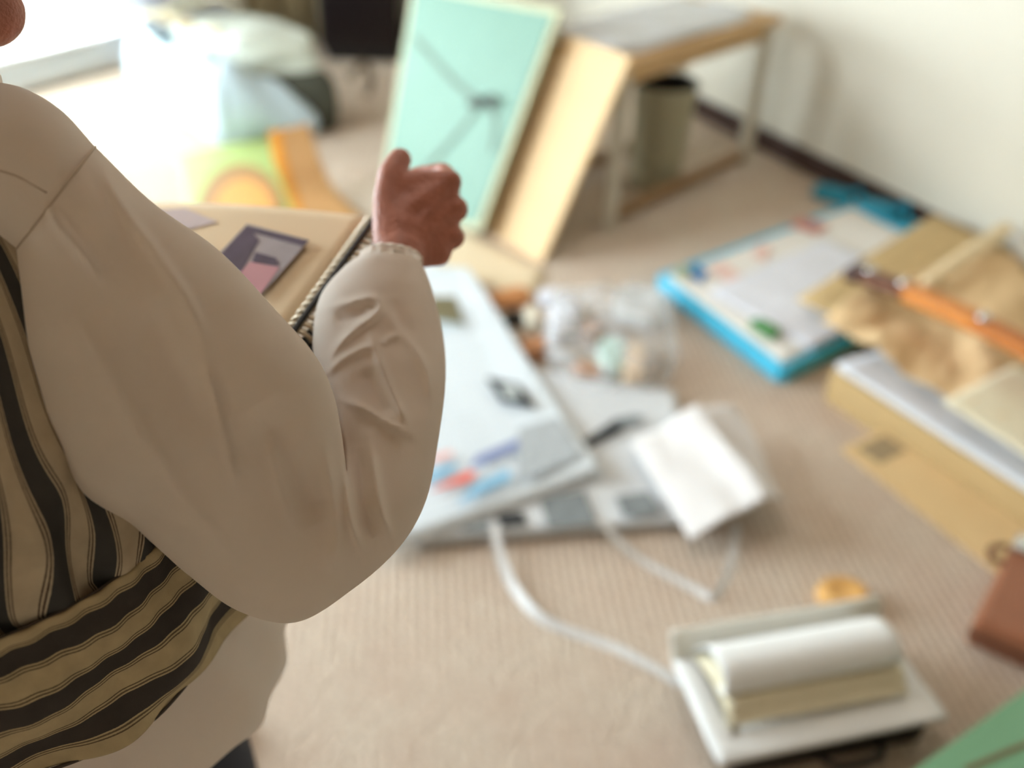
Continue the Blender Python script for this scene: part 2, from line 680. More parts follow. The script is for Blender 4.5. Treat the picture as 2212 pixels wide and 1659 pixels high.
# left wall holds the big sliding window that shows at the top left
a, b = c_l2, c_bl
LW = np.linalg.norm(b - a)
ws0, ws1 = 0.12, LW - 0.62
d, no, _ = wall('wall_left', a, b, [(ws0, ws1, 0.05, 1.25)])
window(1, a, d, no, ws0, ws1, 0.05, 1.25, 2)
wl_d, wl_n, wl_a = d, no, a
wall('wall_back', c_bl, c_br)
wall('wall_right', c_br, c_r2)
wall('wall_right_near', c_r2, c_r3, (), M('wood_panelling', (200, 184, 166), 0.6, 0.08, 4))
wall('wall_front', c_r3, c_l3, (), M('wood_panelling', (200, 184, 166), 0.6, 0.08, 4))
a, b = c_l3, c_l2
d2, no2, L2 = wall('wall_left_near', a, b, [(2.5, 4.45, 0.30, 2.3)])
window(2, a, d2, no2, 2.5, 4.45, 0.30, 2.3, 2)
nr_in = V(-0.88, -0.475, 0)
bb = bar('baseboard_right', c_br + V(0, 0, 0.045) + nr_in * 0.008, c_r2 + V(0, 0, 0.045) + nr_in * 0.008, 0.016, 0.09, basem, None, 0.003)
tag(bb, kind='structure')
bb = bar('baseboard_back', c_bl + V(0.02, -0.008, 0.045), c_br + V(-0.02, -0.008, 0.045), 0.016, 0.09, basem, None, 0.003)
tag(bb, kind='structure')
bb = bar('trim_1', PL(856, 60, V(0, BY, 0), V(0, 1, 0)) * V(1, 1, 0) + V(0, -0.02, 0), PL(856, 60, V(0, BY, 0), V(0, 1, 0)) * V(1, 1, 0) + V(0, -0.02, WH), 0.10, 0.035, whitep, None, 0.004)
tag(bb, kind='structure')
# outside: balcony floor
bal = slab('balcony_floor', [c_l2 + wl_n * 0.1 - wl_d * 0.4 + V(0, 0, -0.02), c_bl + wl_n * 0.1 + V(0, 0, -0.02), c_bl + wl_n * 1.5 + V(0, 0, -0.02), c_l2 + wl_n * 1.5 - wl_d * 0.4 + V(0, 0, -0.02)], V(0, 0, -1), 0.1, M('balcony_concrete', (222, 220, 212), 0.9, 0.02))
tag(bal, kind='structure')
ov = slab('added_sky_blocker', [c_l2 + wl_n * 0.1 - wl_d * 0.4 + V(0, 0, 1.75), c_bl + wl_n * 0.1 + wl_d * 0.3 + V(0, 0, 1.75), c_bl + wl_n * 2.4 + wl_d * 0.3 + V(0, 0, 1.75), c_l2 + wl_n * 2.4 - wl_d * 0.4 + V(0, 0, 1.75)], V(0, 0, 1), 0.12, M('balcony_concrete', (222, 220, 212)))  # unseen overhang, added to hold back sky light at the window
tag(ov, kind='structure')

# ------------------------------------------------------------------ fill lamp, added above the frame to even out the light
lmp = thing('added_fill_lamp', 'round white lamp added on the unseen ceiling to even out the light', 'lamp', V(-0.1, 1.9, WH - 0.09))
lm = bpy.data.materials.new('fill_lamp_glow')
lm.use_nodes = True
lm.node_tree.nodes['Principled BSDF'].inputs['Emission Color'].default_value = (1.0, 0.97, 0.93, 1)
lm.node_tree.nodes['Principled BSDF'].inputs['Emission Strength'].default_value = FILL_LAMP
_c = V(-0.1, 1.9, 0)
loft('diffuser', np.array([[_c + V(r * math.cos(a), r * math.sin(a), z) for a in np.linspace(0, 2 * math.pi, 41)[:-1]] for r, z in ((0.29, WH - 0.02), (0.30, WH - 0.05), (0.28, WH - 0.08), (0.15, WH - 0.088), (0.001, WH - 0.09))]), lm, lmp)
loft('rim', np.array([[_c + V(r * math.cos(a), r * math.sin(a), z) for a in np.linspace(0, 2 * math.pi, 41)[:-1]] for r, z in ((0.29, WH - 0.001), (0.315, WH - 0.002), (0.315, WH - 0.03), (0.302, WH - 0.03))]), whitep, lmp)

# ------------------------------------------------------------------ back of the room
def curtain(name, a, b, z0, z1, waves, amp, mat, label, nout):
    n = waves * 12
    rows = []
    for z in np.linspace(z0, z1, 8):
        row = []
        for i in range(n + 1):
            t = i / n
            k = amp * (math.sin(t * waves * 2 * math.pi) + 0.35 * math.sin(t * waves * 3.1 + z * 1.5))
            row.append(a + (b - a) * t + nout * k + V(0, 0, z))
        rows.append(row)
    front = np.array(rows)
    back = front + nout * 0.004
    vs = np.concatenate([front.reshape(-1, 3), back.reshape(-1, 3)])
    m = n + 1
    k = len(front.reshape(-1, 3))
    fs = gridfaces(8, m, False) + [tuple(k + i for i in q[::-1]) for q in gridfaces(8, m, False)]
    for i in range(n):
        fs += [(i, k + i, k + i + 1, i + 1), (7 * m + i, 7 * m + i + 1, k + 7 * m + i + 1, k + 7 * m + i)]
    for j in range(7):
        fs += [(j * m, (j + 1) * m, k + (j + 1) * m, k + j * m), (j * m + n, k + j * m + n, k + (j + 1) * m + n, (j + 1) * m + n)]
    return tag(obj(name, vs, fs, mat, smooth=True), label, 'curtain')


curtain('sheer_curtain', c_bl - wl_d * 0.78 - wl_n * 0.12, c_bl - wl_d * 0.06 - wl_n * 0.12, 0.03, 2.25, 7, 0.03,
        M('sheer_cloth', (232, 234, 240), 0.9, 0.01, transl=0.45), 'white sheer curtain hanging beside the bright window', wl_n)
curtain('heavy_curtain', c_bl + V(0.10, -0.10, 0), c_bl + V(0.52, -0.10, 0), 0.02, 2.25, 5, 0.035,
        M('olive_cloth', (150, 132, 98), 0.9, 0.04), 'olive brown curtain hanging behind the big bedding bag', V(0, 1, 0))

cb = thing('cabinet', 'tall black cabinet against the back wall behind the bag', 'cabinet', V(-0.8, 5.08, 0))
box('body', (-1.05, 4.90, 0.06), (-0.64, 5.33, 1.5), M('black_lacquer', (22, 16, 16), 0.3, 0.1), cb, 0.006)
box('plinth', (-1.03, 4.93, 0.0), (-0.66, 5.3, 0.06), blackm, cb)
for xx in (-0.80,):
    dr = slab('door', [V(-1.035, 4.898, 0.10), V(-0.655, 4.898, 0.10), V(-0.655, 4.898, 1.46), V(-1.035, 4.898, 1.46)], V(0, -1, 0), 0.016, M('dark_red_lacquer', (18, 9, 10), 0.3, 0.1), cb, 0.004)
    tube('knob', [V(-0.65, 4.882, 0.75), V(-0.65, 4.86, 0.75)], 0.012, metalm, dr)

# ------------------------------------------------------------------ bedding bag
bp1, bp2, bp3 = G(322, 225), G(490, 308), G(752, 285)
bp4 = bp1 + (bp3 - bp2)
bg_ = thing('bedding_bag', 'large pale blue and dark grey bedding bag stuffed with folded quilts by the window', 'bag', (bp1 + bp3) / 2)
pillow('body', [bp1, bp2, bp3, bp4], 0.26, M('bag_dark', (76, 78, 68), 0.8, 0.05), bg_, pw=7, amp=0.015, seed=2)
bluem = M('bag_blue_vinyl', (206, 226, 238), 0.35, 0.02, 8, transl=0.1)
ex = nrm(bp2 - bp1)
ey = nrm(bp3 - bp2)
# pale vinyl wraps the side towards the window and folds over the front corner
rows = []
for k, (h, o) in enumerate([(0.0, 0.0), (0.06, 0.035), (0.14, 0.045), (0.22, 0.03), (0.29, 0.0), (0.33, -0.04), (0.30, -0.09)]):
    pts = [bp4 + ey * -0.12 - ex * 0.0, bp1 - ex * 0.03 + ey * 0.14, bp1 - ex * 0.05 + ey * 0.03, bp1 - ey * 0.03, (bp1 + bp2) / 2 - ey * 0.04, bp2 - ey * 0.03, bp2 + ex * 0.035 + ey * 0.03, bp2 + ex * 0.035 + ey * 0.20, bp2 + ex * 0.03 + ey * 0.42 * 0.8]
    row = spl(pts, 70)
    cen = (bp1 + bp3) / 2
    row = np.array([p + (p - cen) / np.linalg.norm(p - cen) * o + V(0, 0, h * (1 if i < 52 else 1 - 0.55 * (i - 52) / 18) + 0.012 * math.sin(i * 0.55 + k)) for i, p in enumerate(row)])
    rows.append(row)
rows = np.array([spl(np.array(rows)[:, i], 24) for i in range(70)]).transpose(1, 0, 2)
vsA = rows.reshape(-1, 3)
o = obj('vinyl_side', vsA, gridfaces(24, 70, False), bluem, bg_, smooth=True)
md = o.modifiers.new('solid', 'SOLIDIFY')
md.thickness = 0.008
up_ = V(0, 0, 1)
qm = M('quilt_pale', (206, 212, 200), 0.9, 0.03, 6, 0.15, 25)
q4 = [bp1 + ex * 0.10 + ey * 0.06, bp2 - ex * 0.06 + ey * 0.10, bp3 - ex * 0.05 - ey * 0.02, bp4 + ex * 0.08 - ey * 0.03]
for k, (hz, hh, sh) in enumerate([(0.25, 0.05, 0.0), (0.292, 0.05, 0.02), (0.334, 0.07, 0.05)]):
    qq = [p + (sum(q4) / 4 - p) * sh * 1.6 for p in q4]
    pillow('folded_quilt', [p for p in qq], hh, qm, bg_, pw=5, base=hz, amp=0.014, seed=k * 3.1)
cm = M('cloth_cream', (232, 220, 188), 0.9, 0.03)
ctr = sum(q4) / 4
sheet('cream_cloth', [ctr - ex * 0.28 - ey * 0.30 + up_ * 0.40, ctr - ex * 0.12 - ey * 0.33 + up_ * 0.40, ctr + ex * 0.16 - ey * 0.16 + up_ * 0.36, ctr - ex * 0.02 - ey * 0.12 + up_ * 0.40], cm, bg_, 24, 24, 0.01, amp=0.05, nscale=9)
sheet('cream_cloth', [ctr - ex * 0.36 - ey * 0.22 + up_ * 0.39, ctr - ex * 0.26 - ey * 0.26 + up_ * 0.40, ctr - ex * 0.20 + ey * 0.12 + up_ * 0.42, ctr - ex * 0.36 + ey * 0.10 + up_ * 0.42], cm, bg_, 20, 20, 0.01, amp=0.05, nscale=9, seed=5)
tube('carry_handle', [bp3 + V(0.01, 0.05, 0.22), bp3 + V(0.07, 0.10, 0.26), bp3 + V(0.08, 0.22, 0.16), bp3 + V(0.05, 0.28, 0.08)], 0.016, M('webbing_taupe', (118, 104, 88), 0.9), bg_)

# ------------------------------------------------------------------ booklets behind the album
bk = thing('picture_book', 'open picture book with a green page and orange dome print lying on the carpet', 'book', (G(395, 450) + G(610, 330)) / 2)
pts = [G(405, 462), G(650, 492), G(605, 308), G(382, 345)]
sheet('page_block', [p + up_ * 0.02 for p in pts], M('print_green', (176, 196, 122), 0.6, 0.08, 6), bk, 20, 20, 0.018, hfun=lambda s, t: 0.012 * math.sin(s * 2.6))


def disc(name, cpx, rx, ry, h, mat, parent, a0=0, a1=360, n=40, o=None, nn=None, t=0.0006):
    ps = []
    for k in range(n + 1):
        a = math.radians(a0 + (a1 - a0) * k / n)
        x, y = cpx[0] + rx * math.cos(a), cpx[1] - ry * math.sin(a)
        ps.append(G(x, y, h) if o is None else PL(x, y, o, nn))
    ps = ps[:-1] if a1 - a0 == 360 else ps
    k = len(ps)
    dv = V(0, 0, t) if nn is None else nn * t
    vs = ps + [p + dv for p in ps]
    fs = [tuple(range(k))[::-1], tuple(range(k, 2 * k))] + [(i, (i + 1) % k, k + (i + 1) % k, k + i) for i in range(k)]
    return obj(name, vs, fs, mat, parent)


disc('printed_arch', (520, 462), 92, 108, 0.034, M('print_brown', (176, 136, 88), 0.6, 0.05), bk, 0, 180)
disc('printed_dome', (527, 466), 66, 78, 0.035, M('print_orange', (232, 166, 92), 0.6, 0.05), bk, 0, 180)

fb = thing('folded_booklet', 'tan booklet with an orange edge standing curved beside the picture book', 'booklet', G(690, 470))
L = spl([(648, 498, 0.003), (622, 425, 0.05), (592, 350, 0.14), (580, 285, 0.22)], 20)
Mi = spl([(668, 492, 0.004), (640, 415, 0.055), (618, 345, 0.145), (604, 279, 0.225)], 20)
R = spl([(790, 474, 0.002), (722, 405, 0.05), (690, 340, 0.14), (668, 267, 0.225)], 20)


def strip(name, A, B, mat, parent, n=12, th=0.002):
    rows = np.array([[G(*(a + (b - a) * t)) for t in np.linspace(0, 1, n)] for a, b in zip(A, B)])
    o = obj(name, rows.reshape(-1, 3), gridfaces(len(rows), n, False), mat, parent, smooth=True)
    md = o.modifiers.new('solid', 'SOLIDIFY')
    md.thickness = th
    return o


strip('orange_edge', L, Mi, M('print_amber', (228, 152, 52), 0.6, 0.05), fb)
strip('cover', Mi, R, M('print_tan', (212, 164, 112), 0.6, 0.04), fb)

# ------------------------------------------------------------------ leaning board and green portfolio
b1, b2 = G(1035, 492), G(1168, 570)
bt2 = G(1336, 128, 0.60)
bn = nrm(np.cross(b2 - b1, bt2 - b2))
if bn[2] < 0:
    bn = -bn
dd = nrm(b1 - b2)
bu = nrm(bt2 - b2 - dd * ((bt2 - b2) @ dd))
hb = (bt2 - b2) @ bu + 0.02
th_b = 0.018
lb = slab('tan_cardboard', [b2, b2 + dd * 0.85, b2 + dd * 0.85 + bu * hb, b2 + bu * hb], bn, -th_b, cardlm, None, 0.002)
lb.data.materials[0] = M('cardboard_warm', (226, 194, 150), 0.75, 0.03, 8)
tag(lb, 'plain tan cardboard panel leaning on the low table behind the green portfolio', 'cardboard panel')

gp0 = b1 + bn * 0.075 + dd * 0.04
gT = thing('art_portfolio', 'pale green art portfolio with cream border and tied grey ribbon leaning upright', 'portfolio', V(b1[0], b1[1], 0))
gq = [PL(1036, 502, gp0, bn), PL(812, 452, gp0, bn), PL(893, -40, gp0, bn), PL(1214, 18, gp0, bn)]
# true rectangle in the leaning plane
o0 = gq[0]
wR = 0.62
lowz = o0[2]
o0 = o0 - bu * (lowz / bu[2]) + bu * 0.004
wid = max(0.45, ((gq[1] - gq[0]) @ dd + (gq[2] - gq[3]) @ dd) / 2)
hgt = (gq[3] - o0) @ bu
R0 = gq
slab('back_board', R0, bn, -0.012, M('portfolio_edge', (186, 186, 154), 0.7, 0.03), gT, 0.002)
ins = 0.022
R1 = [p + nrm(q1 - p) * ins * 1.2 + nrm(q2 - p) * ins * 1.2 for p, q1, q2 in ((R0[0], R0[1], R0[3]), (R0[1], R0[0], R0[2]), (R0[2], R0[1], R0[3]), (R0[3], R0[2], R0[0]))]
slab('front_panel', R1, bn, 0.004, greenm, gT, 0.001)
ribm = M('ribbon_grey', (104, 122, 110), 0.7, 0.08)
gs = o0 + bn * 0.0065
for pts in ([(893, 78), (935, 125), (985, 180), (1035, 218)], [(1040, 222), (1000, 275), (955, 325), (915, 372)],
            [(1040, 218), (1062, 235), (1072, 270), (1062, 330)]):
    ribbon('ribbon', [PL(x, y, gs, bn) for x, y in pts], 0.022, ribm, gT, 30, 0.001, up=bn)
kn = PL(1050, 216, gs, bn)
ribd = M('ribbon_dark', (70, 74, 68), 0.7, 0.08)
for q in ([(0, 0), (0.03, 0.02), (0.075, 0.01), (0.04, -0.012), (0, 0)], [(0, 0), (-0.02, -0.03), (-0.055, -0.035), (-0.03, -0.008), (0, 0)]):
    ribbon('bow_loop', [kn + dd * -x + bu * y + bn * (0.004 + 0.016 * math.sin(math.pi * i / 4)) for i, (x, y) in enumerate(q)], 0.014, ribd, gT, 30, 0.001, up=bn)
tube('bow_knot', [kn - dd * 0.012 + bn * 0.008, kn + bn * 0.012, kn + dd * 0.012 + bn * 0.008], [0.006, 0.011, 0.006], ribd, gT, 10)

# ------------------------------------------------------------------ low table, bin
TH_ = 0.585
tn, tr = G(1352, 140, TH_), G(1692, 34, TH_)
te = nrm(tr - tn)
tp = V(-te[1], te[0], 0)
tl = np.linalg.norm(tr - tn)
tb = thing('low_table', 'low wooden table with white legs standing against the right wall', 'table', (tn + tr) / 2 * V(1, 1, 0))
woodm = M('table_wood', (196, 158, 108), 0.5, 0.06, 5)
td = 0.42
slab('tabletop', [tn, tr, tr + tp * td, tn + tp * td], V(0, 0, -1), 0.03, woodm, tb, 0.003)
lw = M('table_leg_white', (206, 198, 180), 0.5, 0.02)
for s, t in ((0.035, 0.03), (tl - 0.05, 0.03), (tl - 0.05, td - 0.03), (0.035, td - 0.03)):
    p = tn + te * s + tp * t
    bar('leg', p * V(1, 1, 0), p * V(1, 1, 0) + V(0, 0, TH_ - 0.03), 0.045, 0.045, lw, tb, 0.003)
for t in (0.03, td - 0.03):
    bar('foot_rail', tn * V(1, 1, 0) + te * 0.06 + tp * t + V(0, 0, 0.05), tn * V(1, 1, 0) + te * (tl - 0.075) + tp * t + V(0, 0, 0.05), 0.03, 0.045, M('rail_wood', (150, 118, 82), 0.6), tb, 0.003)
bar('apron', tn + te * 0.06 + tp * 0.03 - up_ * 0.055, tn + te * (tl - 0.075) + tp * 0.03 - up_ * 0.055, 0.018, 0.05, woodm, tb, 0.002)
plm = M('plastic_white', (226, 230, 236), 0.25, 0.02, 8, 0.3, 14, transl=0.15)
pk = pillow('plastic_package', [p_ * V(1, 1, 0) for p_ in [tn + te * 0.03 + tp * 0.05, tn + te * (tl - 0.10) + tp * 0.04, tn + te * (tl - 0.12) + tp * (td - 0.05), tn + te * 0.02 + tp * (td - 0.03)]], 0.035, plm, None, pw=6, base=TH_, amp=0.014, nscale=9)
tag(pk, 'flat white plastic wrapped package lying on the low wooden table', 'package')

bc = G(1412, 398)
rr = np.array([[bc + V(r * math.cos(a), r * math.sin(a), z) for a in np.linspace(0, 2 * math.pi, 41)[:-1]] for r, z in
               ((0.0005, 0.002), (0.092, 0.0), (0.095, 0.01), (0.118, 0.385), (0.124, 0.39), (0.124, 0.40), (0.116, 0.40), (0.112, 0.385), (0.092, 0.02), (0.0005, 0.018))])
bn_ = thing('waste_bin', 'beige waste bin with dark inside under the low table', 'bin', bc)
loft('body', rr[:6], M('bin_beige', (176, 168, 140), 0.5, 0.03), bn_)
loft('inner_wall', rr[6:], M('bin_inner_black', (20, 18, 16), 0.6), bn_)  # inner wall of the bin, coloured near black

# ------------------------------------------------------------------ blue tray with prints
hT = 0.055
A_, B_, D_ = G(1427, 592, hT), G(1694, 792, hT), G(1765, 405, hT)
ta = nrm(B_ - A_)
tq = D_ - A_
tq = nrm(nrm(tq) + nrm(tq - ta * (tq @ ta)))
la, lq = np.linalg.norm(B_ - A_), (D_ - A_) @ tq
bluet = M('tray_blue', (74, 190, 226), 0.35, 0.03)
trt = thing('blue_tray', 'shallow bright blue tray holding printed sheets beside the cardboard box', 'tray', (A_ + ta * la / 2 + tq * lq / 2) * V(1, 1, 0))
A0 = A_ * V(1, 1, 0)
slab('base', [A0 + ta * 0.004 + tq * 0.004, A0 + ta * (la - 0.004) + tq * 0.004, A0 + ta * (la - 0.004) + tq * (lq - 0.004), A0 + ta * 0.004 + tq * (lq - 0.004)], V(0, 0, 1), 0.02, bluet, trt)
for p, q in ((A0, A0 + ta * la), (A0 + ta * la, A0 + ta * la + tq * lq), (A0 + ta * la + tq * lq, A0 + tq * lq), (A0 + tq * lq, A0)):
    bar('rim', p + V(0, 0, hT / 2), q + V(0, 0, hT / 2), 0.022, hT, bluet, trt, 0.008)
AT = A0 + V(0, 0, 0.0205)
psm = M('poster_white', (238, 234, 228), 0.5, 0.02)
pos = thing('printed_sheets', 'stack of white sheets with coloured prints lying in the blue tray', 'printed sheets', AT + ta * la / 2 + tq * lq / 2)
sheet('paper_stack', [AT + ta * 0.02 + tq * 0.015 + up_ * 0.03, AT + ta * (la - 0.02) + tq * 0.015 + up_ * 0.03, AT + ta * (la - 0.02) + tq * (lq - 0.03) + up_ * 0.03, AT + ta * 0.02 + tq * (lq - 0.03) + up_ * 0.03], psm, pos, 30, 30, 0.03, amp=0.004, nscale=7)
sheet('top_sheet', [AT + ta * (la * 0.30) + tq * 0.06 + up_ * 0.039, AT + ta * (la - 0.01) + tq * 0.12 + up_ * 0.039, AT + ta * (la - 0.03) + tq * (lq * 0.75) + up_ * 0.039, AT + ta * (la * 0.26) + tq * (lq * 0.66) + up_ * 0.039], M('poster_pale', (230, 232, 242), 0.5, 0.02), pos, 24, 24, 0.002, amp=0.006, nscale=6)
hz_ = 0.0205 + 0.036


def flatq(name, px4, h, mat, parent, t=0.0008):
    return slab(name, [G(x, y, h) for x, y in px4], V(0, 0, 1), t, mat, parent)


flatq('print_blue', [(1487, 590), (1515, 612), (1528, 588), (1503, 570)], hz_, M('ink_blue', (40, 120, 182), 0.6), pos)
flatq('print_pink', [(1530, 580), (1600, 630), (1625, 615), (1560, 565)], hz_, M('ink_pink', (236, 202, 192), 0.6), pos)
flatq('print_red', [(1702, 486), (1765, 506), (1792, 488), (1730, 470)], hz_, M('ink_red', (196, 130, 118), 0.6), pos)
flatq('print_pink', [(1624, 552), (1652, 566), (1668, 538), (1640, 524)], hz_, M('ink_pink', (236, 202, 192), 0.6), pos)
flatq('print_olive', [(1455, 592), (1480, 612), (1494, 585), (1470, 568)], hz_, M('ink_olive', (170, 180, 150), 0.6), pos)
# small things on the near edge of the tray
gpk = pillow('green_packet', [G(1612, 700, 0.06), G(1668, 738, 0.06), G(1690, 718, 0.06), G(1640, 690, 0.06)], 0.012, M('packet_green', (72, 140, 74), 0.5), None, n=8, base=0.0)
tag(gpk, 'small green packet at the near corner of the blue tray', 'packet')
# blue plastic handle pieces behind the tray
tealm = M('plastic_teal', (46, 150, 178), 0.4, 0.04)
for k, (x, y, hh, lab) in enumerate([(1795, 432, 0.05, 'left teal plastic clip lying by the baseboard behind the tray'), (1890, 474, 0.07, 'right teal plastic clip lying by the baseboard behind the tray'), (1958, 506, 0.05, 'small blue plastic clip beside the cardboard panel corner')]):
    c = G(x, y)
    t_ = thing('plastic_clip', lab, 'clip', c, 'plastic clips by the baseboard')
    e = nrm(V(0.8, -0.5, 0))
    g = V(-e[1], e[0], 0)
    wv = 0.075 if k < 2 else 0.05
    pillow('grip', [c - e * wv - g * 0.035, c + e * wv - g * 0.035, c + e * wv + g * 0.035, c - e * wv + g * 0.035], hh, tealm, t_, n=10, pw=3)
    tube('loop', [c + e * (wv - 0.02) + V(0, 0, hh * 0.8), c + e * (wv + 0.02) + V(0, 0, hh + 0.015), c + e * (wv + 0.03) + V(0, 0, 0.02)], 0.010, tealm, t_, 12)

# ------------------------------------------------------------------ cardboard box with kraft paper
def inside(p, m=0.05):
    dq = (p - wr0) @ nr_in
    return p + nr_in * (m - dq) if dq < m else p


hB = 0.10
F0, F1 = G(1800, 795, hB), G(2212, 1062, hB)
fe = nrm(F1 - F0)
fn = V(-fe[1], fe[0], 0)
if fn[0] < 0:
    fn = -fn
LB, WB = 0.80, 0.62
F0g = F0 * V(1, 1, 0)
bxt = thing('cardboard_box', 'flat open cardboard box filled with kraft paper near the right wall', 'box', F0g + fe * LB / 2 + fn * WB / 2)
slab('bottom', [F0g, F0g + fe * LB, F0g + fe * LB + fn * WB, F0g + fn * WB], V(0, 0, 1), 0.006, cardm, bxt)
for p, q in ((F0g, F0g + fe * LB), (F0g + fe * LB, F0g + fe * LB + fn * WB), (F0g + fe * LB + fn * WB, F0g + fn * WB), (F0g + fn * WB, F0g)):
    bar('side', p + V(0, 0, hB / 2), q + V(0, 0, hB / 2), 0.007, hB, cardm, bxt, 0.001)
fl = [F0g + fe * 0.19 - fn * 0.006 + V(0, 0, 0.03), F0g + fe * LB - fn * 0.006 + V(0, 0, 0.03), F0g + fe * LB - fn * 0.17 + V(0, 0, 0.006), F0g + fe * 0.175 - fn * 0.13 + V(0, 0, 0.006)]
flap = slab('flap', fl, V(0, 0, -1), 0.005, cardlm, bxt, 0.001)
def on_flap(a_, b_):
    return fl[0] * (1 - a_) * (1 - b_) + fl[1] * a_ * (1 - b_) + fl[2] * a_ * b_ + fl[3] * (1 - a_) * b_ + V(0, 0, 0.0015)


slab('printed_mark', [on_flap(0.03, 0.10), on_flap(0.14, 0.10), on_flap(0.14, 0.72), on_flap(0.03, 0.78)], V(0, 0, 1), 0.0006, M('ink_taupe', (158, 138, 106), 0.8), flap)
# sheets in the box
wh = thing('white_sheets', 'white paper sheets lying along the near edge of the cardboard box', 'paper', F0g + fe * 0.4 + fn * 0.2 + V(0, 0, 0.06))
sheet('sheet_stack', [F0 + fe * 0.005 + fn * 0.01, F0 + fe * (LB - 0.02) + fn * 0.01, F0 + fe * (LB - 0.02) + fn * 0.40, F0 + fe * 0.01 + fn * 0.40], paperm, wh, 20, 20, 0.035, amp=0.004)
sheet('top_sheet', [F0 + fe * 0.0 + fn * 0.004 + up_ * 0.008, F0 + fe * (LB - 0.05) + fn * 0.012 + up_ * 0.008, F0 + fe * (LB - 0.08) + fn * 0.30 + up_ * 0.008, F0 + fe * 0.02 + fn * 0.32 + up_ * 0.008], M('paper_bluewhite', (228, 230, 238), 0.6, 0.01), wh, 20, 20, 0.002, amp=0.006)
cp0, cp1, cp2 = G(1722, 645, 0.125), G(2020, 462, 0.125), G(1838, 800, 0.125)
pe = nrm(cp1 - cp0)
pf = V(pe[1], -pe[0], 0)
cpn = sheet('cardboard_sheet', [inside(q) for q in (cp0, cp1, cp1 + pf * 0.55, cp0 + pf * 0.55)], M('cardboard_olive', (200, 172, 124), 0.8, 0.03), None, 12, 12, 0.006)
tag(cpn, 'flat tan cardboard sheet resting on the box under the kraft paper', 'cardboard sheet')


def crumple(s, t):
    v = noise.noise(Vector((s * 3.2, t * 3.2, 1.7)))
    w2 = noise.noise(Vector((s * 7, t * 7, 4.2)))
    return 0.018 + 0.03 * abs(v) * 2 * 0.7 + 0.022 * (0.5 - abs(w2)) + 0.012 * math.sin(9 * (s + 0.6 * t))


kf = sheet('kraft_paper', [inside(q, 0.07) for q in (G(1765, 715, 0.13), G(2230, 985, 0.13), G(2350, 640, 0.13), G(2090, 545, 0.13))], kraftm, None, 60, 60, 0.0015, hfun=crumple)
tag(kf, 'crumpled brown kraft paper spread over the cardboard box under the leather strap', 'wrapping paper')
krl = tube('rolled_paper', [G(2000, 612, 0.175), G(2060, 572, 0.20), G(2120, 531, 0.205), G(2172, 494, 0.20)], [0.022, 0.024, 0.025, 0.024], M('kraft_pale', (240, 218, 178), 0.6, 0.03), None, 30, 14)
tag(krl, 'pale rolled kraft paper lying across the tan cardboard sheet', 'paper roll')
crm = sheet('cream_sheet', [G(2035, 870, 0.178), G(2240, 1000, 0.178), G(2350, 850, 0.178), G(2190, 790, 0.178)], creamm, None, 12, 12, 0.002, amp=0.004)
tag(crm, 'smooth cream sheet of paper lying on the kraft paper near the frame edge', 'paper')
whc = slab('white_board', [inside(q, 0.03) for q in (G(2195, 540, 0.18), G(2330, 610, 0.18), G(2400, 560, 0.18), G(2205, 480, 0.18))], V(0, 0, -1), 0.03, paperm, None, 0.003)
tag(whc, 'white board corner by the wall beyond the rolled kraft paper', 'board')

st = thing('leather_strap', 'brown and tan leather strap with three metal studs lying on the kraft paper', 'strap', G(2000, 660, 0.19))
lsA, lsB = G(1850, 588, 0.225), G(2330, 812, 0.25)
ld = nrm(lsB - lsA)
ls = lambda k, h=0: lsA + (lsB - lsA) * k + up_ * (h + 0.015 * math.sin(k * 3.1))
ltd, lto = M('leather_dark', (108, 62, 36), 0.4, 0.12, 30), M('leather_tan', (212, 132, 54), 0.4, 0.06, 25)
lg = V(-ld[1], ld[0], 0)


def strap_seg(name, k0, k1, wd, t, mat):
    rows = []
    for k in np.linspace(k0, k1, 20):
        c = ls(k)
        row = []
        for a in np.linspace(0, 2 * math.pi, 21)[:-1]:
            x, z = math.cos(a), math.sin(a)
            row.append(c + lg * wd / 2 * np.sign(x) * abs(x) ** 0.5 + up_ * t / 2 * np.sign(z) * abs(z) ** 0.6)
        rows.append(row)
    return loft(name, np.array(rows), mat, st, caps=True)


strap_seg('dark_end', 0.0, 0.27, 0.074, 0.034, ltd)
strap_seg('tan_band', 0.255, 0.60, 0.070, 0.042, lto)
strap_seg('brown_band', 0.59, 1.0, 0.074, 0.036, M('leather_mid', (196, 116, 48), 0.4, 0.08, 25))
strap_seg('end_loop', -0.02, 0.055, 0.082, 0.046, M('leather_black', (66, 38, 30), 0.4, 0.1))
for k in (0.065, 0.235, 0.60):
    c = ls(k, 0.018)
    rws = np.array([[c + V(r * math.cos(a), r * math.sin(a), z) for a in np.linspace(0, 2 * math.pi, 25)[:-1]] for r, z in ((0.017, 0), (0.018, 0.004), (0.014, 0.010), (0.008, 0.013), (0.0005, 0.014))])
    loft('stud', rws, metalm, st)

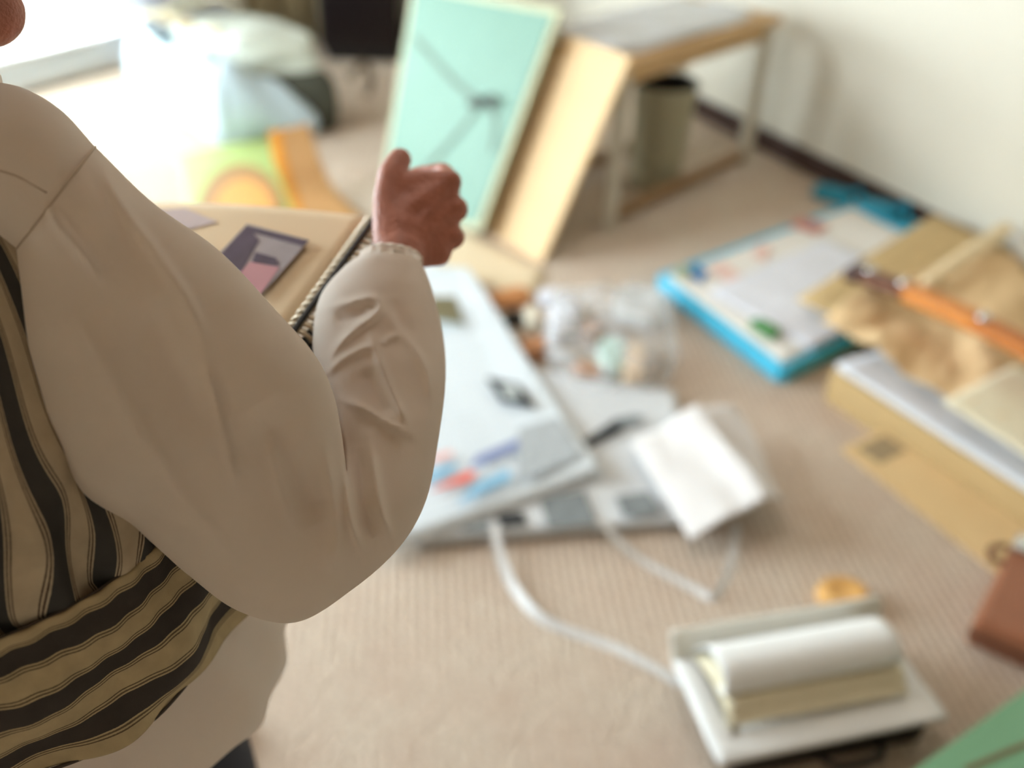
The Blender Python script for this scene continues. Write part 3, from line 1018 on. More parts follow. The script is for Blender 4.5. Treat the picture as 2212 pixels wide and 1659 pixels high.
# ------------------------------------------------------------------ brown leather case at the right edge
hc = 0.07
le = [G(2104, 1338, hc), G(2190, 1165, hc), G(2330, 1212, hc), G(2290, 1420, hc)]
lc = thing('leather_case', 'reddish brown leather case at the right edge with a metal clasp', 'case', sum(le) / 4 * V(1, 1, 0))
slab('body', le, V(0, 0, -1), hc - 0.001, M('leather_red', (156, 100, 72), 0.42, 0.07, 9, 0.1, 80), lc, 0.012)
slab('piping', [p + (sum(le) / 4 - p) * -0.015 - up_ * 0.03 for p in le], V(0, 0, -1), 0.014, M('leather_seam', (92, 58, 44), 0.5), lc, 0.004)
cl = slab('clasp', [G(2186, 1180, hc + 0.012), G(2200, 1150, hc + 0.012), G(2250, 1165, hc + 0.012), G(2240, 1200, hc + 0.012)], V(0, 0, -1), 0.012, metalm, lc, 0.003)
tube('side_loop', [G(2160, 1215, 0.05), G(2140, 1205, 0.07), G(2142, 1185, 0.07), G(2172, 1180, 0.05)], 0.007, M('leather_dark', (108, 62, 36)), lc, 16)

# ------------------------------------------------------------------ newspapers
newsA = print_mat('newsprint_grey', (226, 230, 234), (60, 62, 66), 5, 46, 0.55, 0.3)
newsB = print_mat('newsprint_white', (222, 230, 236), (80, 86, 92), 5, 44, 0.42, 2.4)
inkg, inkd = M('ink_grey', (132, 138, 140), 0.8, 0.25, 40), M('ink_dark', (56, 58, 60), 0.8, 0.3, 60)
inkr, inks, inkn = M('ink_scarlet', (238, 120, 104), 0.7, 0.05), M('ink_sky', (138, 190, 220), 0.7, 0.1, 60), M('ink_navy', (130, 140, 186), 0.7, 0.1, 60)
nA = thing('newspaper_stack', 'grey printed newspaper stack lying under the white pouch', 'newspaper', G(1250, 1030))
qa = [(892, 1186), (1512, 1138), (1452, 862), (1000, 800)]
hA = 0.028
for k in range(3):
    h = hA - 0.009 * k
    c4 = [G(x, y, 0) + V(0, 0, h) for x, y in qa]
    cen = sum(c4) / 4
    c4 = [p + (cen - p) * V(1, 1, 0) * (0.012 * ((k * 7) % 3 - 1)) for p in c4]
    sheet('folded_paper', c4, newsA, nA, 30, 30, 0.008, amp=0.0035 if k == 0 else 0.0, nscale=6, hfun=(lambda s, t: 0.004 * math.sin(5 * s)) if k == 0 else None)
hp = hA + 0.0085
flatq('printed_photo', [(1240, 965), (1268, 968), (1345, 930), (1330, 905)], hp, inkd, nA)
flatq('printed_photo', [(1330, 930), (1395, 905), (1372, 895), (1325, 905)], hp, inkg, nA)
flatq('printed_photo', [(1185, 1140), (1290, 1130), (1262, 1060), (1165, 1075)], hp, inkg, nA)
flatq('printed_photo', [(1072, 1140), (1140, 1133), (1128, 1105), (1070, 1112)], hp, inkd, nA)
flatq('printed_photo', [(1350, 1118), (1430, 1108), (1400, 1062), (1330, 1072)], hp, inkg, nA)
flatq('printed_photo', [(1000, 1150), (1060, 1144), (1052, 1118), (1000, 1126)], hp, inkg, nA)
nB = thing('newspaper', 'unfolded white newspaper with red and blue advert beside the right sleeve', 'newspaper', G(1060, 900))
hBn = 0.050
qb = [(800, 1196), (1292, 1022), (1010, 602), (860, 570)]
sheet('front_page', [G(x, y, 0.0) + V(0, 0, hBn) * 1 for x, y in [(800, 1225), (1296, 1052), (1012, 614), (850, 590)]], newsB, nB, 40, 40, 0.004, hfun=lambda s, t: 0.012 * max(0, s - 0.75) * 4 * (1 - 0.5 * t) + 0.004 * math.sin(7 * t + 2 * s) - 0.015 * (1 - t) * 0.6)
sheet('inner_page', [G(x, y, 0.0) + V(0, 0, 0.041) for x, y in [(838, 1222), (1290, 1060), (1030, 630), (850, 600)]], newsA, nB, 20, 20, 0.006)
hq = hBn + 0.0085
flatq('advert_red', [(925, 1062), (1012, 1040), (1032, 1022), (1012, 1016), (930, 1048)][:4], hq, inkr, nB)
flatq('advert_blue', [(985, 1090), (1105, 1032), (1095, 1012), (1020, 1050)], hq, inks, nB)
flatq('advert_blue', [(915, 1046), (990, 1010), (980, 1000), (915, 1022)], hq, inks, nB)
flatq('advert_navy', [(1015, 1010), (1122, 965), (1118, 948), (1030, 985)], hq, inkn, nB)
flatq('advert_pink', [(925, 1000), (980, 985), (975, 972), (930, 985)], hq, M('ink_rose', (240, 190, 184), 0.7), nB)
flatq('printed_photo', [(1085, 868), (1158, 880), (1122, 830), (1050, 815)], hq, inkd, nB)
flatq('printed_photo', [(1098, 860), (1125, 858), (1112, 832), (1078, 835)], hq + 0.0009, M('ink_pale', (196, 204, 204), 0.8, 0.1), nB)
flatq('printed_column', [(1120, 1040), (1262, 985), (1205, 900), (1120, 925)], hq - 0.001, M('ink_text', (180, 186, 190), 0.8, 0.12, 60), nB)
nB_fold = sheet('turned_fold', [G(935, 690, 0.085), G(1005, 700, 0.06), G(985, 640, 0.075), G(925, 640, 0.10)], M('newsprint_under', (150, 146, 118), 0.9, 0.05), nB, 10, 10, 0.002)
bsh = sheet('beige_sheet', [G(905, 560, 0.006), G(1150, 650, 0.006), G(1178, 585, 0.006), G(1010, 502, 0.006)], M('paper_beige', (232, 214, 182), 0.8, 0.02), None, 10, 10, 0.004)
tag(bsh, 'smooth pale beige sheet on the carpet below the leaning cardboard panel', 'paper')

# white pouch on the newspapers: two cloth leaves meeting in a raised ridge
clothw = M('cloth_white', (226, 222, 220), 0.85, 0.015, 20, 0.05, 200)
po = thing('cloth_pouch', 'white cloth pouch with a raised fold lying on the newspaper stack', 'pouch', G(1500, 1030, 0.03) * V(1, 1, 0) + V(0, 0, 0.03))
ridge0, ridge1 = G(1508, 872, 0.11), G(1655, 1072, 0.115)
hw = lambda s, t: 0.008 * math.sin(s * 5 + t * 3) * math.sin(math.pi * s) + 0.003 * noise.noise(Vector((s * 4, t * 4, 0.4)))
sheet('front_leaf', [G(1492, 1166, 0.052), ridge1, ridge0, G(1362, 955, 0.052)], clothw, po, 30, 30, 0.006, hfun=hw)
sheet('back_leaf', [ridge1 - up_ * 0.004, G(1700, 1082, 0.075), G(1592, 884, 0.06), ridge0 - up_ * 0.004], clothw, po, 20, 30, 0.006, hfun=lambda s, t: 0.008 * math.sin(s * 4 + t * 5))

# white packing straps
strapm = M('strap_white', (226, 226, 226), 0.45, 0.02)
rb = ribbon('packing_strap', [G(1068, 1128, 0.045), G(1078, 1190, 0.03), G(1106, 1262, 0.012), G(1160, 1328, 0.008), G(1230, 1364, 0.004), G(1320, 1396, 0.003), G(1400, 1436, 0.003), G(1470, 1478, 0.003)], 0.02, strapm, None, 60, twist=[0, 0, 0.5, 0.9, 0.6, 0.3, 0, 0])
tag(rb, 'long white packing strap trailing from the newspapers towards the sketchbook', 'strap', 'white packing straps')
rb = ribbon('packing_strap', [G(1290, 1118, 0.045), G(1340, 1172, 0.02), G(1390, 1212, 0.005), G(1450, 1246, 0.003), G(1500, 1272, 0.003), G(1538, 1292, 0.004), G(1566, 1250, 0.012), G(1583, 1190, 0.025), G(1592, 1130, 0.03)], 0.018, strapm, None, 80, twist=[0, 0, 0, 0, 0.2, 0.8, 0.4, 0.2, 0])
tag(rb, 'looped white packing strap on the carpet below the white pouch', 'strap', 'white packing straps')

# ------------------------------------------------------------------ wooden bits and clear bag
wd1, wd2, wd3 = M('wood_orange', (204, 140, 88), 0.5, 0.08, 22), M('wood_brown', (170, 116, 78), 0.5, 0.08, 22), M('wood_pale', (228, 196, 158), 0.5, 0.05, 22)


def lump(name, px4, h, mat, label, cat, base=0.0, pw=3.2, amp=0.006, seed=0):
    return tag(pillow(name, [G(x, y, base) * V(1, 1, 0) for x, y in px4], h, mat, None, n=10, pw=pw, base=base, amp=amp, seed=seed), label, cat, {'wooden_block': 'wooden blocks around the clear bag', 'paper_wad': 'tissue wads in the clear bag'}.get(name))


lump('wooden_brush_back', [(1055, 676), (1150, 662), (1140, 632), (1045, 652)], 0.035, wd1, 'orange brown carved wooden piece at the newspaper edge beside the clear bag', 'wooden piece')
lump('black_block', [(1082, 712), (1132, 708), (1128, 682), (1085, 688)], 0.03, blackm, 'small black block between the wooden pieces by the clear bag', 'block')
lump('cream_block', [(1132, 725), (1164, 722), (1160, 682), (1130, 686)], 0.045, M('ivory', (232, 224, 204), 0.5, 0.02), 'small ivory block between the black block and the clear bag', 'block')
lump('wooden_block', [(1112, 792), (1188, 782), (1180, 745), (1120, 752)], 0.04, wd2, 'rounded brown wooden block against the newspaper below the ivory block', 'wooden piece', seed=3)
lump('wooden_block', [(1232, 828), (1300, 842), (1300, 805), (1240, 800)], 0.04, wd1, 'orange wooden block at the near edge inside the clear bag', 'wooden piece', seed=5)
lump('wooden_block', [(1254, 745), (1302, 742), (1298, 718), (1256, 720)], 0.05, wd2, 'dark brown wooden block at the middle of the clear bag', 'wooden piece', seed=7)
lump('wooden_block', [(1335, 845), (1392, 852), (1392, 765), (1355, 762)], 0.05, wd3, 'pale peach wooden block at the right inside the clear bag', 'wooden piece', seed=9)
lump('mint_cup', [(1290, 822), (1348, 822), (1345, 752), (1288, 758)], 0.05, M('mint_plastic', (196, 232, 222), 0.35, 0.02), 'pale mint plastic piece at the middle inside the clear bag', 'plastic piece')
lump('paper_wad', [(1180, 742), (1252, 738), (1248, 680), (1180, 690)], 0.06, M('tissue_white', (230, 232, 242), 0.8, 0.02), 'crumpled white tissue wad at the left inside the clear bag', 'tissue', amp=0.02)
lump('paper_wad', [(1320, 700), (1430, 720), (1425, 655), (1330, 650)], 0.06, M('tissue_grey', (222, 224, 224), 0.8, 0.02), 'crumpled white tissue wad at the far side inside the clear bag', 'tissue', amp=0.02, seed=4)
lump('paper_wad', [(1160, 668), (1240, 668), (1235, 640), (1165, 640)], 0.03, M('tissue_white', (230, 232, 242), 0.8, 0.02), 'flat white tissue piece at the far left of the clear bag', 'tissue', amp=0.012, seed=8)
bagm = M('clear_plastic', (236, 238, 240), 0.18, 0.01, alpha=0.30, spec=0.6)
cb_ = pillow('clear_plastic_bag', [G(1175, 852), G(1462, 862), G(1440, 655), G(1180, 665)], 0.095, bagm, None, n=22, pw=4, amp=0.035, nscale=14, seed=6)
tag(cb_, 'crumpled clear plastic bag holding wooden pieces beside the newspapers', 'plastic bag')

# ------------------------------------------------------------------ sketchbook with curled pages, dark case below, green folder
hs = 0.075
S0, S1, S3 = G(1552, 1652, hs), G(2046, 1552, hs), G(1470, 1425, hs)
se = nrm(S1 - S0)
sl = np.linalg.norm(S1 - S0)
sv = V(-se[1], se[0], 0)
sd = (S3 - S0) @ sv
dc = thing('dark_case', 'flat black case on the carpet underneath the open white sketchbook', 'case', (S0 + se * sl / 2 + sv * sd / 2) * V(1, 1, 0))
pts = [S0 + se * 0.04 + sv * 0.012, S1 - se * 0.02 + sv * 0.012, S1 - se * 0.02 + sv * (sd + 0.02), S0 + se * 0.04 + sv * (sd + 0.02)]
slab('body', [p * V(1, 1, 0) for p in pts], V(0, 0, 1), hs - 0.008, M('case_black', (40, 32, 24), 0.6, 0.1), dc, 0.006)
tube('handle', [pts[0] * V(1, 1, 0) + se * 0.15 - sv * 0.0 + V(0, 0, 0.035), pts[0] * V(1, 1, 0) + se * 0.17 - sv * 0.03 + V(0, 0, 0.03), pts[0] * V(1, 1, 0) + se * 0.25 - sv * 0.03 + V(0, 0, 0.03), pts[0] * V(1, 1, 0) + se * 0.27 + V(0, 0, 0.035)], 0.006, blackm, dc, 16)
sk = thing('sketchbook', 'open white sketchbook with thick curled pages near the green folder', 'sketchbook', S0 + se * sl / 2 + sv * sd / 2 - up_ * 0.007)


def extr(name, prof, u0, u1, mat, parent, n=40, th=0.0025, skew=0.0, nu=24, wob=0.0):
    pr = spl(prof, n)
    rows = []
    for q in range(nu):
        t = q / (nu - 1)
        row = []
        for v, h in pr:
            p = S0 + se * (u0 + (u1 - u0) * t + skew * v) + sv * v + up_ * (h * (1 + wob * math.sin(3 * t + 1)))
            row.append(p)
        rows.append(row)
    o = obj(name, np.array(rows).reshape(-1, 3), gridfaces(nu, n, False), mat, parent, smooth=True)
    md = o.modifiers.new('solid', 'SOLIDIFY')
    md.thickness = th
    md.offset = 0
    return o


sdm = sd
extr('base_page', [(0.0, -0.001), (sdm * 0.3, -0.001), (sdm * 0.7, -0.001), (sdm * 1.0, 0.0)], 0, sl, paperm, sk, 12, 0.006)
extr('front_page', [(0.0, 0.004), (sdm * 0.12, 0.006), (sdm * 0.2, 0.005), (sdm * 0.3, 0.004)], 0.0, sl, paperm, sk, 14, 0.003)
extr('side_page', [(0.01, 0.005), (sdm * 0.4, 0.008), (sdm * 0.7, 0.008), (sdm * 0.95, 0.006)], 0.0, 0.05, paperm, sk, 14, 0.003, nu=4)
extr('curled_page', [(sdm * 0.26, 0.010), (sdm * 0.24, 0.022), (sdm * 0.34, 0.034), (sdm * 0.6, 0.036), (sdm * 0.85, 0.024), (sdm * 0.97, 0.006)], 0.035, sl - 0.05, creamm, sk, 30, 0.002, wob=0.12)
extr('curled_page', [(sdm * 0.34, 0.030), (sdm * 0.31, 0.040), (sdm * 0.40, 0.050), (sdm * 0.62, 0.050), (sdm * 0.85, 0.034), (sdm * 0.98, 0.008)], 0.04, sl - 0.05, creamm, sk, 30, 0.002, wob=0.08)
extr('rolled_page', [(sdm * 0.50, 0.052), (sdm * 0.40, 0.060), (sdm * 0.41, 0.080), (sdm * 0.53, 0.096), (sdm * 0.70, 0.092), (sdm * 0.83, 0.072), (sdm * 0.95, 0.035), (sdm * 1.0, 0.010)], 0.035, sl - 0.055, paperm, sk, 40, 0.003)
extr('back_cover', [(sdm * 1.0, 0.0), (sdm * 1.04, 0.018), (sdm * 1.08, 0.036), (sdm * 1.12, 0.052)], 0.0, sl, M('cover_cream', (240, 237, 226), 0.7, 0.015), sk, 14, 0.006)

gf0 = [G(1975, 1662, 0.10), G(2216, 1488, 0.10)]
ge = nrm(gf0[1] - gf0[0])
gv = V(ge[1], -ge[0], 0)
gfl = thing('green_folder', 'flat green art folder with a brown ribbon at the bottom right corner', 'folder', (gf0[0] + ge * 0.25 + gv * 0.2) * V(1, 1, 0))
g0 = gf0[0] - ge * 0.06
slab('cover', [g0, g0 + ge * 0.42, g0 + ge * 0.42 + gv * 0.44, g0 + gv * 0.44], V(0, 0, -1), 0.006, green2m, gfl, 0.002)
slab('inner_boards', [p - up_ * 0.006 for p in [g0 + ge * 0.01 + gv * 0.01, g0 + ge * 0.41 + gv * 0.01, g0 + ge * 0.41 + gv * 0.43, g0 + ge * 0.01 + gv * 0.43]], V(0, 0, -1), 0.085, M('board_grey', (120, 116, 100), 0.8), gfl)
slab('back_cover', [p * V(1, 1, 0) + V(0, 0, 0.009) for p in [g0, g0 + ge * 0.42, g0 + ge * 0.42 + gv * 0.44, g0 + gv * 0.44]], V(0, 0, -1), 0.008, green2m, gfl, 0.002)
ribbon('ribbon', [G(2085, 1662, 0.101), G(2130, 1643, 0.101), G(2170, 1626, 0.101), G(2225, 1604, 0.101)], 0.008, M('ribbon_brown', (128, 112, 84), 0.7), gfl, 20, 0.001)

wdn = G(1815, 1302)
rw = np.array([[wdn + V(r * 1.25 * math.cos(a), r * math.sin(a), z) for a in np.linspace(0, 2 * math.pi, 33)[:-1]] for r, z in
               ((0.0005, 0.001), (0.028, 0.0), (0.040, 0.008), (0.043, 0.022), (0.039, 0.036), (0.030, 0.041), (0.022, 0.036), (0.0005, 0.034))])
tag(loft('wooden_dish', rw, M('wood_honey', (228, 176, 104), 0.5, 0.08, 30), None), 'small honey coloured wooden dish on the carpet behind the sketchbook', 'dish')

sp = G(440, 1650)
slp = thing('slipper', 'pale pink and black slipper on the carpet at the bottom edge beside the blouse hem', 'slipper', sp)
pillow('sole', [sp + V(-0.06, -0.14, 0), sp + V(0.025, -0.14, 0), sp + V(0.03, 0.09, 0), sp + V(-0.055, 0.09, 0)], 0.022, M('slipper_pink', (222, 196, 184), 0.8), slp, n=10, pw=2.6)
pillow('toe_cap', [sp + V(-0.05, -0.0, 0), sp + V(0.035, -0.0, 0), sp + V(0.036, 0.10, 0), sp + V(-0.06, 0.10, 0)], 0.045, M('slipper_black', (34, 30, 30), 0.8), slp, n=10, pw=2.6)

# ------------------------------------------------------------------ spiral album in her hands
aA, aB, aC = P(596, 770, 0.705), P(812, 468, 0.838), P(340, 432, 0.92)
asx = nrm(aB - aA)
an = nrm(np.cross(aB - aA, aC - aB))
if an @ f_ > 0:
    an = -an
aw = np.cross(an, asx)
if aw @ (aC - aB) < 0:
    aw = -aw
aL = np.linalg.norm(aB - aA)
AW = 0.30
al = thing('photo_album', 'spiral bound photo album with tan pages held open in the hands', 'album', aA)
aA2 = aA - asx * 0.06
aL2 = aL + 0.06
tanp = M('album_page', (238, 216, 182), 0.7, 0.03, 5)
pq = [aA2 + aw * 0.008, aA2 + asx * aL2 + aw * 0.008, aA2 + asx * aL2 + aw * AW, aA2 + aw * AW]
sheet('page', pq, tanp, al, 20, 20, 0.004, up=an, hfun=lambda s, t: 0.006 * math.sin(math.pi * t))
slab('cover', [p - an * 0.0075 for p in [aA2 + aw * 0.004, aA2 + asx * (aL2 + 0.004) + aw * 0.004, aA2 + asx * (aL2 + 0.004) + aw * (AW + 0.004), aA2 + aw * (AW + 0.004)]], an, -0.003, blackm, al)
cv = slab('folded_cover', [aA2 - aw * 0.010, aA2 + asx * (aL2 + 0.045) - aw * 0.014, aA2 + asx * (aL2 + 0.045) - aw * 0.052 - an * 0.012, aA2 - aw * 0.052 - an * 0.012], an, -0.003, blackm, al)
tube('edge_rod', [aA2 - aw * 0.009 + an * 0.0105, aA2 + asx * aL2 * 0.5 - aw * 0.009 + an * 0.0105, aA2 + asx * aL2 - aw * 0.009 + an * 0.0105], 0.0026, M('rod_black', (18, 15, 14), 0.4), al, 6)
ringm = M('wire_cream', (214, 196, 168), 0.35, 0.02, metal=0.2)
NR = int(aL2 / 0.0088)
proto = None
for k in range(NR):
    c = aA2 + asx * (0.004 + k * 0.0088) - aw * 0.006
    if proto is None:
        pts = [c + aw * (0.0125 * math.cos(t)) + an * (0.008 * math.sin(t) - 0.001) for t in np.linspace(0, 2 * math.pi, 13)]
        proto = tube('wire_ring', pts, 0.0021, ringm, al, 20, 6)
        pr_c = c
    else:
        o = proto.copy()
        COL.objects.link(o)
        o.parent = al
        o.location = tuple(c - pr_c)
# punched margin dots along the folded cover
dm = M('punch_pale', (198, 178, 150), 0.6, 0.05)
dn = nrm(np.cross(aw * 0.042 + an * 0.012, asx))
dn = dn if dn @ an > 0 else -dn
pd = None
for k in range(NR):
    for j in range(2):
        c = aA2 + asx * (0.008 + k * 0.0088) - aw * (0.026 + j * 0.013) - an * (0.0046 + j * 0.0037)
        if pd is None:
            rws = np.array([[c + (asx * math.cos(a) + aw * math.sin(a)) * r + an * z for a in np.linspace(0, 2 * math.pi, 11)[:-1]] for r, z in ((0.0029, -0.001), (0.0027, 0.0012), (0.0012, 0.0018))])
            pd = loft('punch_rivet', rws, dm, al, caps=True)
            pd_c = c
        else:
            o = pd.copy()
            COL.objects.link(o)
            o.parent = al
            o.location = tuple(c - pd_c)


def on_page(px4, name, mat, lift):
    og = aA2 + an * (0.0068 + lift)
    return slab(name, [PL(x, y, og, an) for x, y in px4], an, 0.0004, mat, al)


on_page([(470, 552), (560, 642), (668, 520), (534, 484)], 'mounted_photo', M('photo_grey', (166, 160, 166), 0.35, 0.12, 40), 0)
on_page([(476, 550), (520, 590), (560, 520), (534, 486)], 'photo_print', M('photo_violet', (84, 76, 98), 0.35, 0.2, 60), 0.0005)
on_page([(532, 488), (540, 500), (655, 532), (668, 520)], 'photo_print', M('photo_violet', (84, 76, 98)), 0.0005)
on_page([(545, 566), (603, 574), (596, 558), (552, 545)], 'photo_print', M('photo_violet', (84, 76, 98)), 0.0006)
on_page([(512, 598), (558, 642), (604, 578), (540, 566)], 'photo_print', M('photo_pink', (200, 150, 160), 0.35, 0.06), 0.0005)
on_page([(330, 455), (390, 500), (470, 480), (400, 450)], 'mounted_photo', M('photo_pale', (212, 200, 204), 0.35, 0.06), 0)

# ------------------------------------------------------------------ the person
pers = thing('person', 'person in a white blouse and striped vest holding up a spiral album', 'person', V(-0.42, 0.50, 0))

# ---- body: one continuous skin, grown from overlapping balls and remeshed
_ico = bmesh.new()
bmesh.ops.create_icosphere(_ico, subdivisions=2, radius=1.0)
ICOV = np.array([v.co[:] for v in _ico.verts])
ICOF = np.array([[v.index for v in f.verts] for f in _ico.faces])
_ico.free()
bv, bf = [], []
_cnt = [0]


def ball(c, r, sc=(1, 1, 1)):
    bv.append(ICOV * r * np.array(sc) + np.asarray(c))
    bf.append(ICOF + _cnt[0])
    _cnt[0] += len(ICOV)


def chain(pts, rads, dens=0.35):
    for (p, q, a, b) in zip(pts[:-1], pts[1:], rads[:-1], rads[1:]):
        p, q = np.asarray(p, float), np.asarray(q, float)
        n = max(2, int(np.linalg.norm(q - p) / (min(a, b) * dens)))
        for t in np.linspace(0, 1, n):
            ball(p + (q - p) * t, a + (b - a) * t)


def flush(name, mat, parent, voxel, smooth=4):
    global bv, bf
    o = obj(name, np.concatenate(bv), np.concatenate(bf), mat, parent, smooth=True)
    bv, bf = [], []
    _cnt[0] = 0
    m1 = o.modifiers.new('remesh', 'REMESH')
    m1.mode = 'VOXEL'
    m1.voxel_size = voxel
    m1.use_smooth_shade = True
    m2 = o.modifiers.new('smooth', 'SMOOTH')
    m2.factor = 0.5
    m2.iterations = smooth
    return o


# torso and legs (under the clothes)
for dx in (-0.075, 0.075):
    chain([V(-0.42 + dx, 0.50, 0.80), V(-0.42 + dx, 0.50, 0.98), V(-0.42 + dx, 0.53, 1.10), V(-0.42 + dx * 0.6, 0.56, 1.15)], [0.098, 0.085, 0.075, 0.055])
chain([V(-0.42, 0.56, 1.15), V(-0.41, 0.585, 1.20), V(-0.405, 0.62, 1.27)], [0.07, 0.047, 0.046])
chain([V(-0.36, 0.56, 1.16), P(90, 455, 0.585)], [0.045, 0.034])
chain([V(-0.48, 0.56, 1.165), V(-0.575, 0.56, 1.15)], [0.05, 0.045])
for sx, kx in ((-0.365, -0.36), (-0.51, -0.515)):
    chain([V(sx, 0.52, 0.80), V(kx, 0.58, 0.45), V(sx, 0.55, 0.09)], [0.082, 0.055, 0.036], 0.5)
    chain([V(sx, 0.55, 0.07), V(sx, 0.53, 0.035), V(sx + 0.005, 0.70, 0.028)], [0.036, 0.035, 0.027], 0.5)
# head
HC = V(-0.412, 0.655, 1.322)
ball(HC + V(0, -0.01, 0.025), 0.085, (0.9, 1.08, 1.0))
ball(HC + V(0, 0.03, -0.02), 0.07, (0.92, 1.0, 1.15))
chain([HC + V(-0.045, 0.0, -0.065), HC + V(0, 0.065, -0.085), HC + V(0.045, 0.0, -0.065)], [0.026, 0.024, 0.026])
chain([HC + V(0, 0.095, 0.02), HC + V(0, 0.112, -0.012)], [0.008, 0.013])
chain([HC + V(-0.018, 0.094, -0.045), HC + V(0, 0.102, -0.045), HC + V(0.018, 0.094, -0.045)], [0.006, 0.008, 0.006])
for s in (-1, 1):
    ball(HC + V(s * 0.080, -0.008, -0.005), 0.028, (0.35, 0.7, 1.15))
    ball(HC + V(s * 0.079, -0.006, -0.036), 0.012, (0.6, 0.8, 1.0))
    ball(HC + V(s * 0.03, 0.088, 0.022), 0.013)
    chain([HC + V(s * 0.012, 0.096, 0.036), HC + V(s * 0.045, 0.083, 0.036)], [0.008, 0.008])
# right arm
eR, wR_ = P(735, 1120, 0.618), P(852, 588, 0.772)
chain([P(90, 455, 0.585), P(390, 870, 0.592), eR], [0.034, 0.034, 0.032])
chain([eR, P(810, 800, 0.695), wR_, P(862, 552, 0.782)], [0.034, 0.03, 0.0215, 0.0215], 0.25)
# right hand: back to the camera, thumb up, fingers closing round the album
kn_ = [P(972, 394, 0.818), P(986, 452, 0.815), P(978, 512, 0.810), P(948, 548, 0.803)]
base_ = [P(868, 470, 0.800), P(872, 500, 0.798), P(874, 525, 0.796), P(878, 548, 0.792)]
for k in range(4):
    chain([P(862, 552, 0.782), base_[k], kn_[k]], [0.019, 0.0145, 0.0112], 0.2)
for k in range(3):
    for t in (0.25, 0.5, 0.75):
        chain([base_[k] + (base_[k + 1] - base_[k]) * t, kn_[k] + (kn_[k + 1] - kn_[k]) * t - nrm(kn_[k] - base_[k]) * 0.008], [0.0135, 0.0088], 0.25)
for k in range(4):
    ball(kn_[k] - ray(980, 450) * 0.001, 0.0118)
mid = [P(958, 372, 0.862), P(972, 436, 0.862), P(962, 496, 0.855), P(934, 530, 0.842)]
dis = [P(900, 378, 0.882), P(910, 430, 0.884), P(905, 482, 0.878), P(895, 512, 0.866)]
tip = [P(868, 396, 0.872), P(874, 440, 0.874), P(872, 486, 0.868), P(868, 512, 0.858)]
for k in range(4):
    g = (1, 1.03, 0.97, 0.86)[k]
    chain([kn_[k], mid[k], dis[k], tip[k]], [0.0108 * g, 0.0096 * g, 0.0086 * g, 0.0072 * g], 0.2)
# first web and thumb
chain([P(866, 500, 0.792), P(846, 455, 0.802), P(838, 420, 0.806)], [0.017, 0.0155, 0.0135], 0.2)
chain([P(905, 420, 0.812), P(868, 410, 0.812), P(846, 425, 0.806)], [0.011, 0.011, 0.012], 0.2)
chain([P(958, 392, 0.818), P(905, 394, 0.816), P(862, 400, 0.812)], [0.0108, 0.0105, 0.0105], 0.2)
chain([P(965, 410, 0.818), P(905, 440, 0.812), P(870, 450, 0.806)], [0.011, 0.0125, 0.013], 0.2)
chain([P(845, 545, 0.782), P(838, 490, 0.794), P(836, 436, 0.803), P(846, 378, 0.815), P(864, 344, 0.826)], [0.0165, 0.0142, 0.0135, 0.0132, 0.0112], 0.2)
# tendons and veins standing out on the back of the hand
for k in range(4):
    o_ = ray(920, 480) * 0.0105
    a0, b0 = P(882 + k * 3, 520 + k * 8, 0.788), kn_[k]
    chain([a0 - o_ * 0.75, (a0 + b0) / 2 - o_ * 0.93, b0 - o_ * 0.9], [0.0018, 0.0021, 0.0018], 0.4)
chain([P(862, 560, 0.762), P(850, 500, 0.778), P(843, 440, 0.789)], [0.0026, 0.0030, 0.0026], 0.4)
chain([P(882, 555, 0.764), P(876, 510, 0.780), P(905, 470, 0.796)], [0.0020, 0.0022, 0.0018], 0.4)
# left arm and hand, under the album's far side
sL, eL = V(-0.575, 0.56, 1.14), V(-0.62, 0.50, 0.93)
lcen = aA2 + asx * aL2 * 0.45 + aw * (AW - 0.01)
wL = lcen + V(-0.06, -0.06, -0.05)
chain([sL, eL, wL], [0.044, 0.034, 0.022])
palm = lcen + V(-0.035, -0.01, -0.025)
chain([wL, palm], [0.022, 0.02], 0.25)
for k in range(4):
    b0 = palm + asx * (0.03 - 0.02 * k)
    g = (1, 1.05, 1.0, 0.85)[k]
    chain([wL, b0, b0 - aw * 0.035 * g - an * 0.012, b0 - aw * 0.062 * g - an * 0.012, b0 - aw * 0.080 * g - an * 0.010], [0.018, 0.0115, 0.0098, 0.009, 0.0075], 0.22)
chain([wL + asx * 0.01, palm + asx * 0.045, lcen + asx * 0.05 + an * 0.012 - aw * 0.012, lcen + asx * 0.055 + an * 0.018 - aw * 0.045], [0.016, 0.013, 0.0115, 0.009], 0.22)
body = flush('body', skinm, pers, 0.0034, 5)

for s in (-1, 1):
    c = HC + V(s * 0.03, 0.0885, 0.022)
    obj('eye', ICOV * 0.011 + c, ICOF, M('eye_white', (232, 228, 222), 0.2), body, smooth=True)
    obj('iris', ICOV * 0.006 + c + V(0, 0.0062, 0), ICOF, M('eye_iris', (40, 26, 20), 0.2), body, smooth=True)
# hair
ball(HC + V(0, -0.022, 0.038), 0.094, (0.94, 1.05, 0.98))
ball(HC + V(0, 0.035, 0.075), 0.06, (1.1, 1, 0.7))
chain([HC + V(-0.055, -0.06, -0.01), HC + V(0, -0.085, -0.015), HC + V(0.055, -0.06, -0.01)], [0.035, 0.04, 0.035])
ball(HC + V(0, -0.115, 0.02), 0.04)
flush('hair', hairm, pers, 0.005, 3)

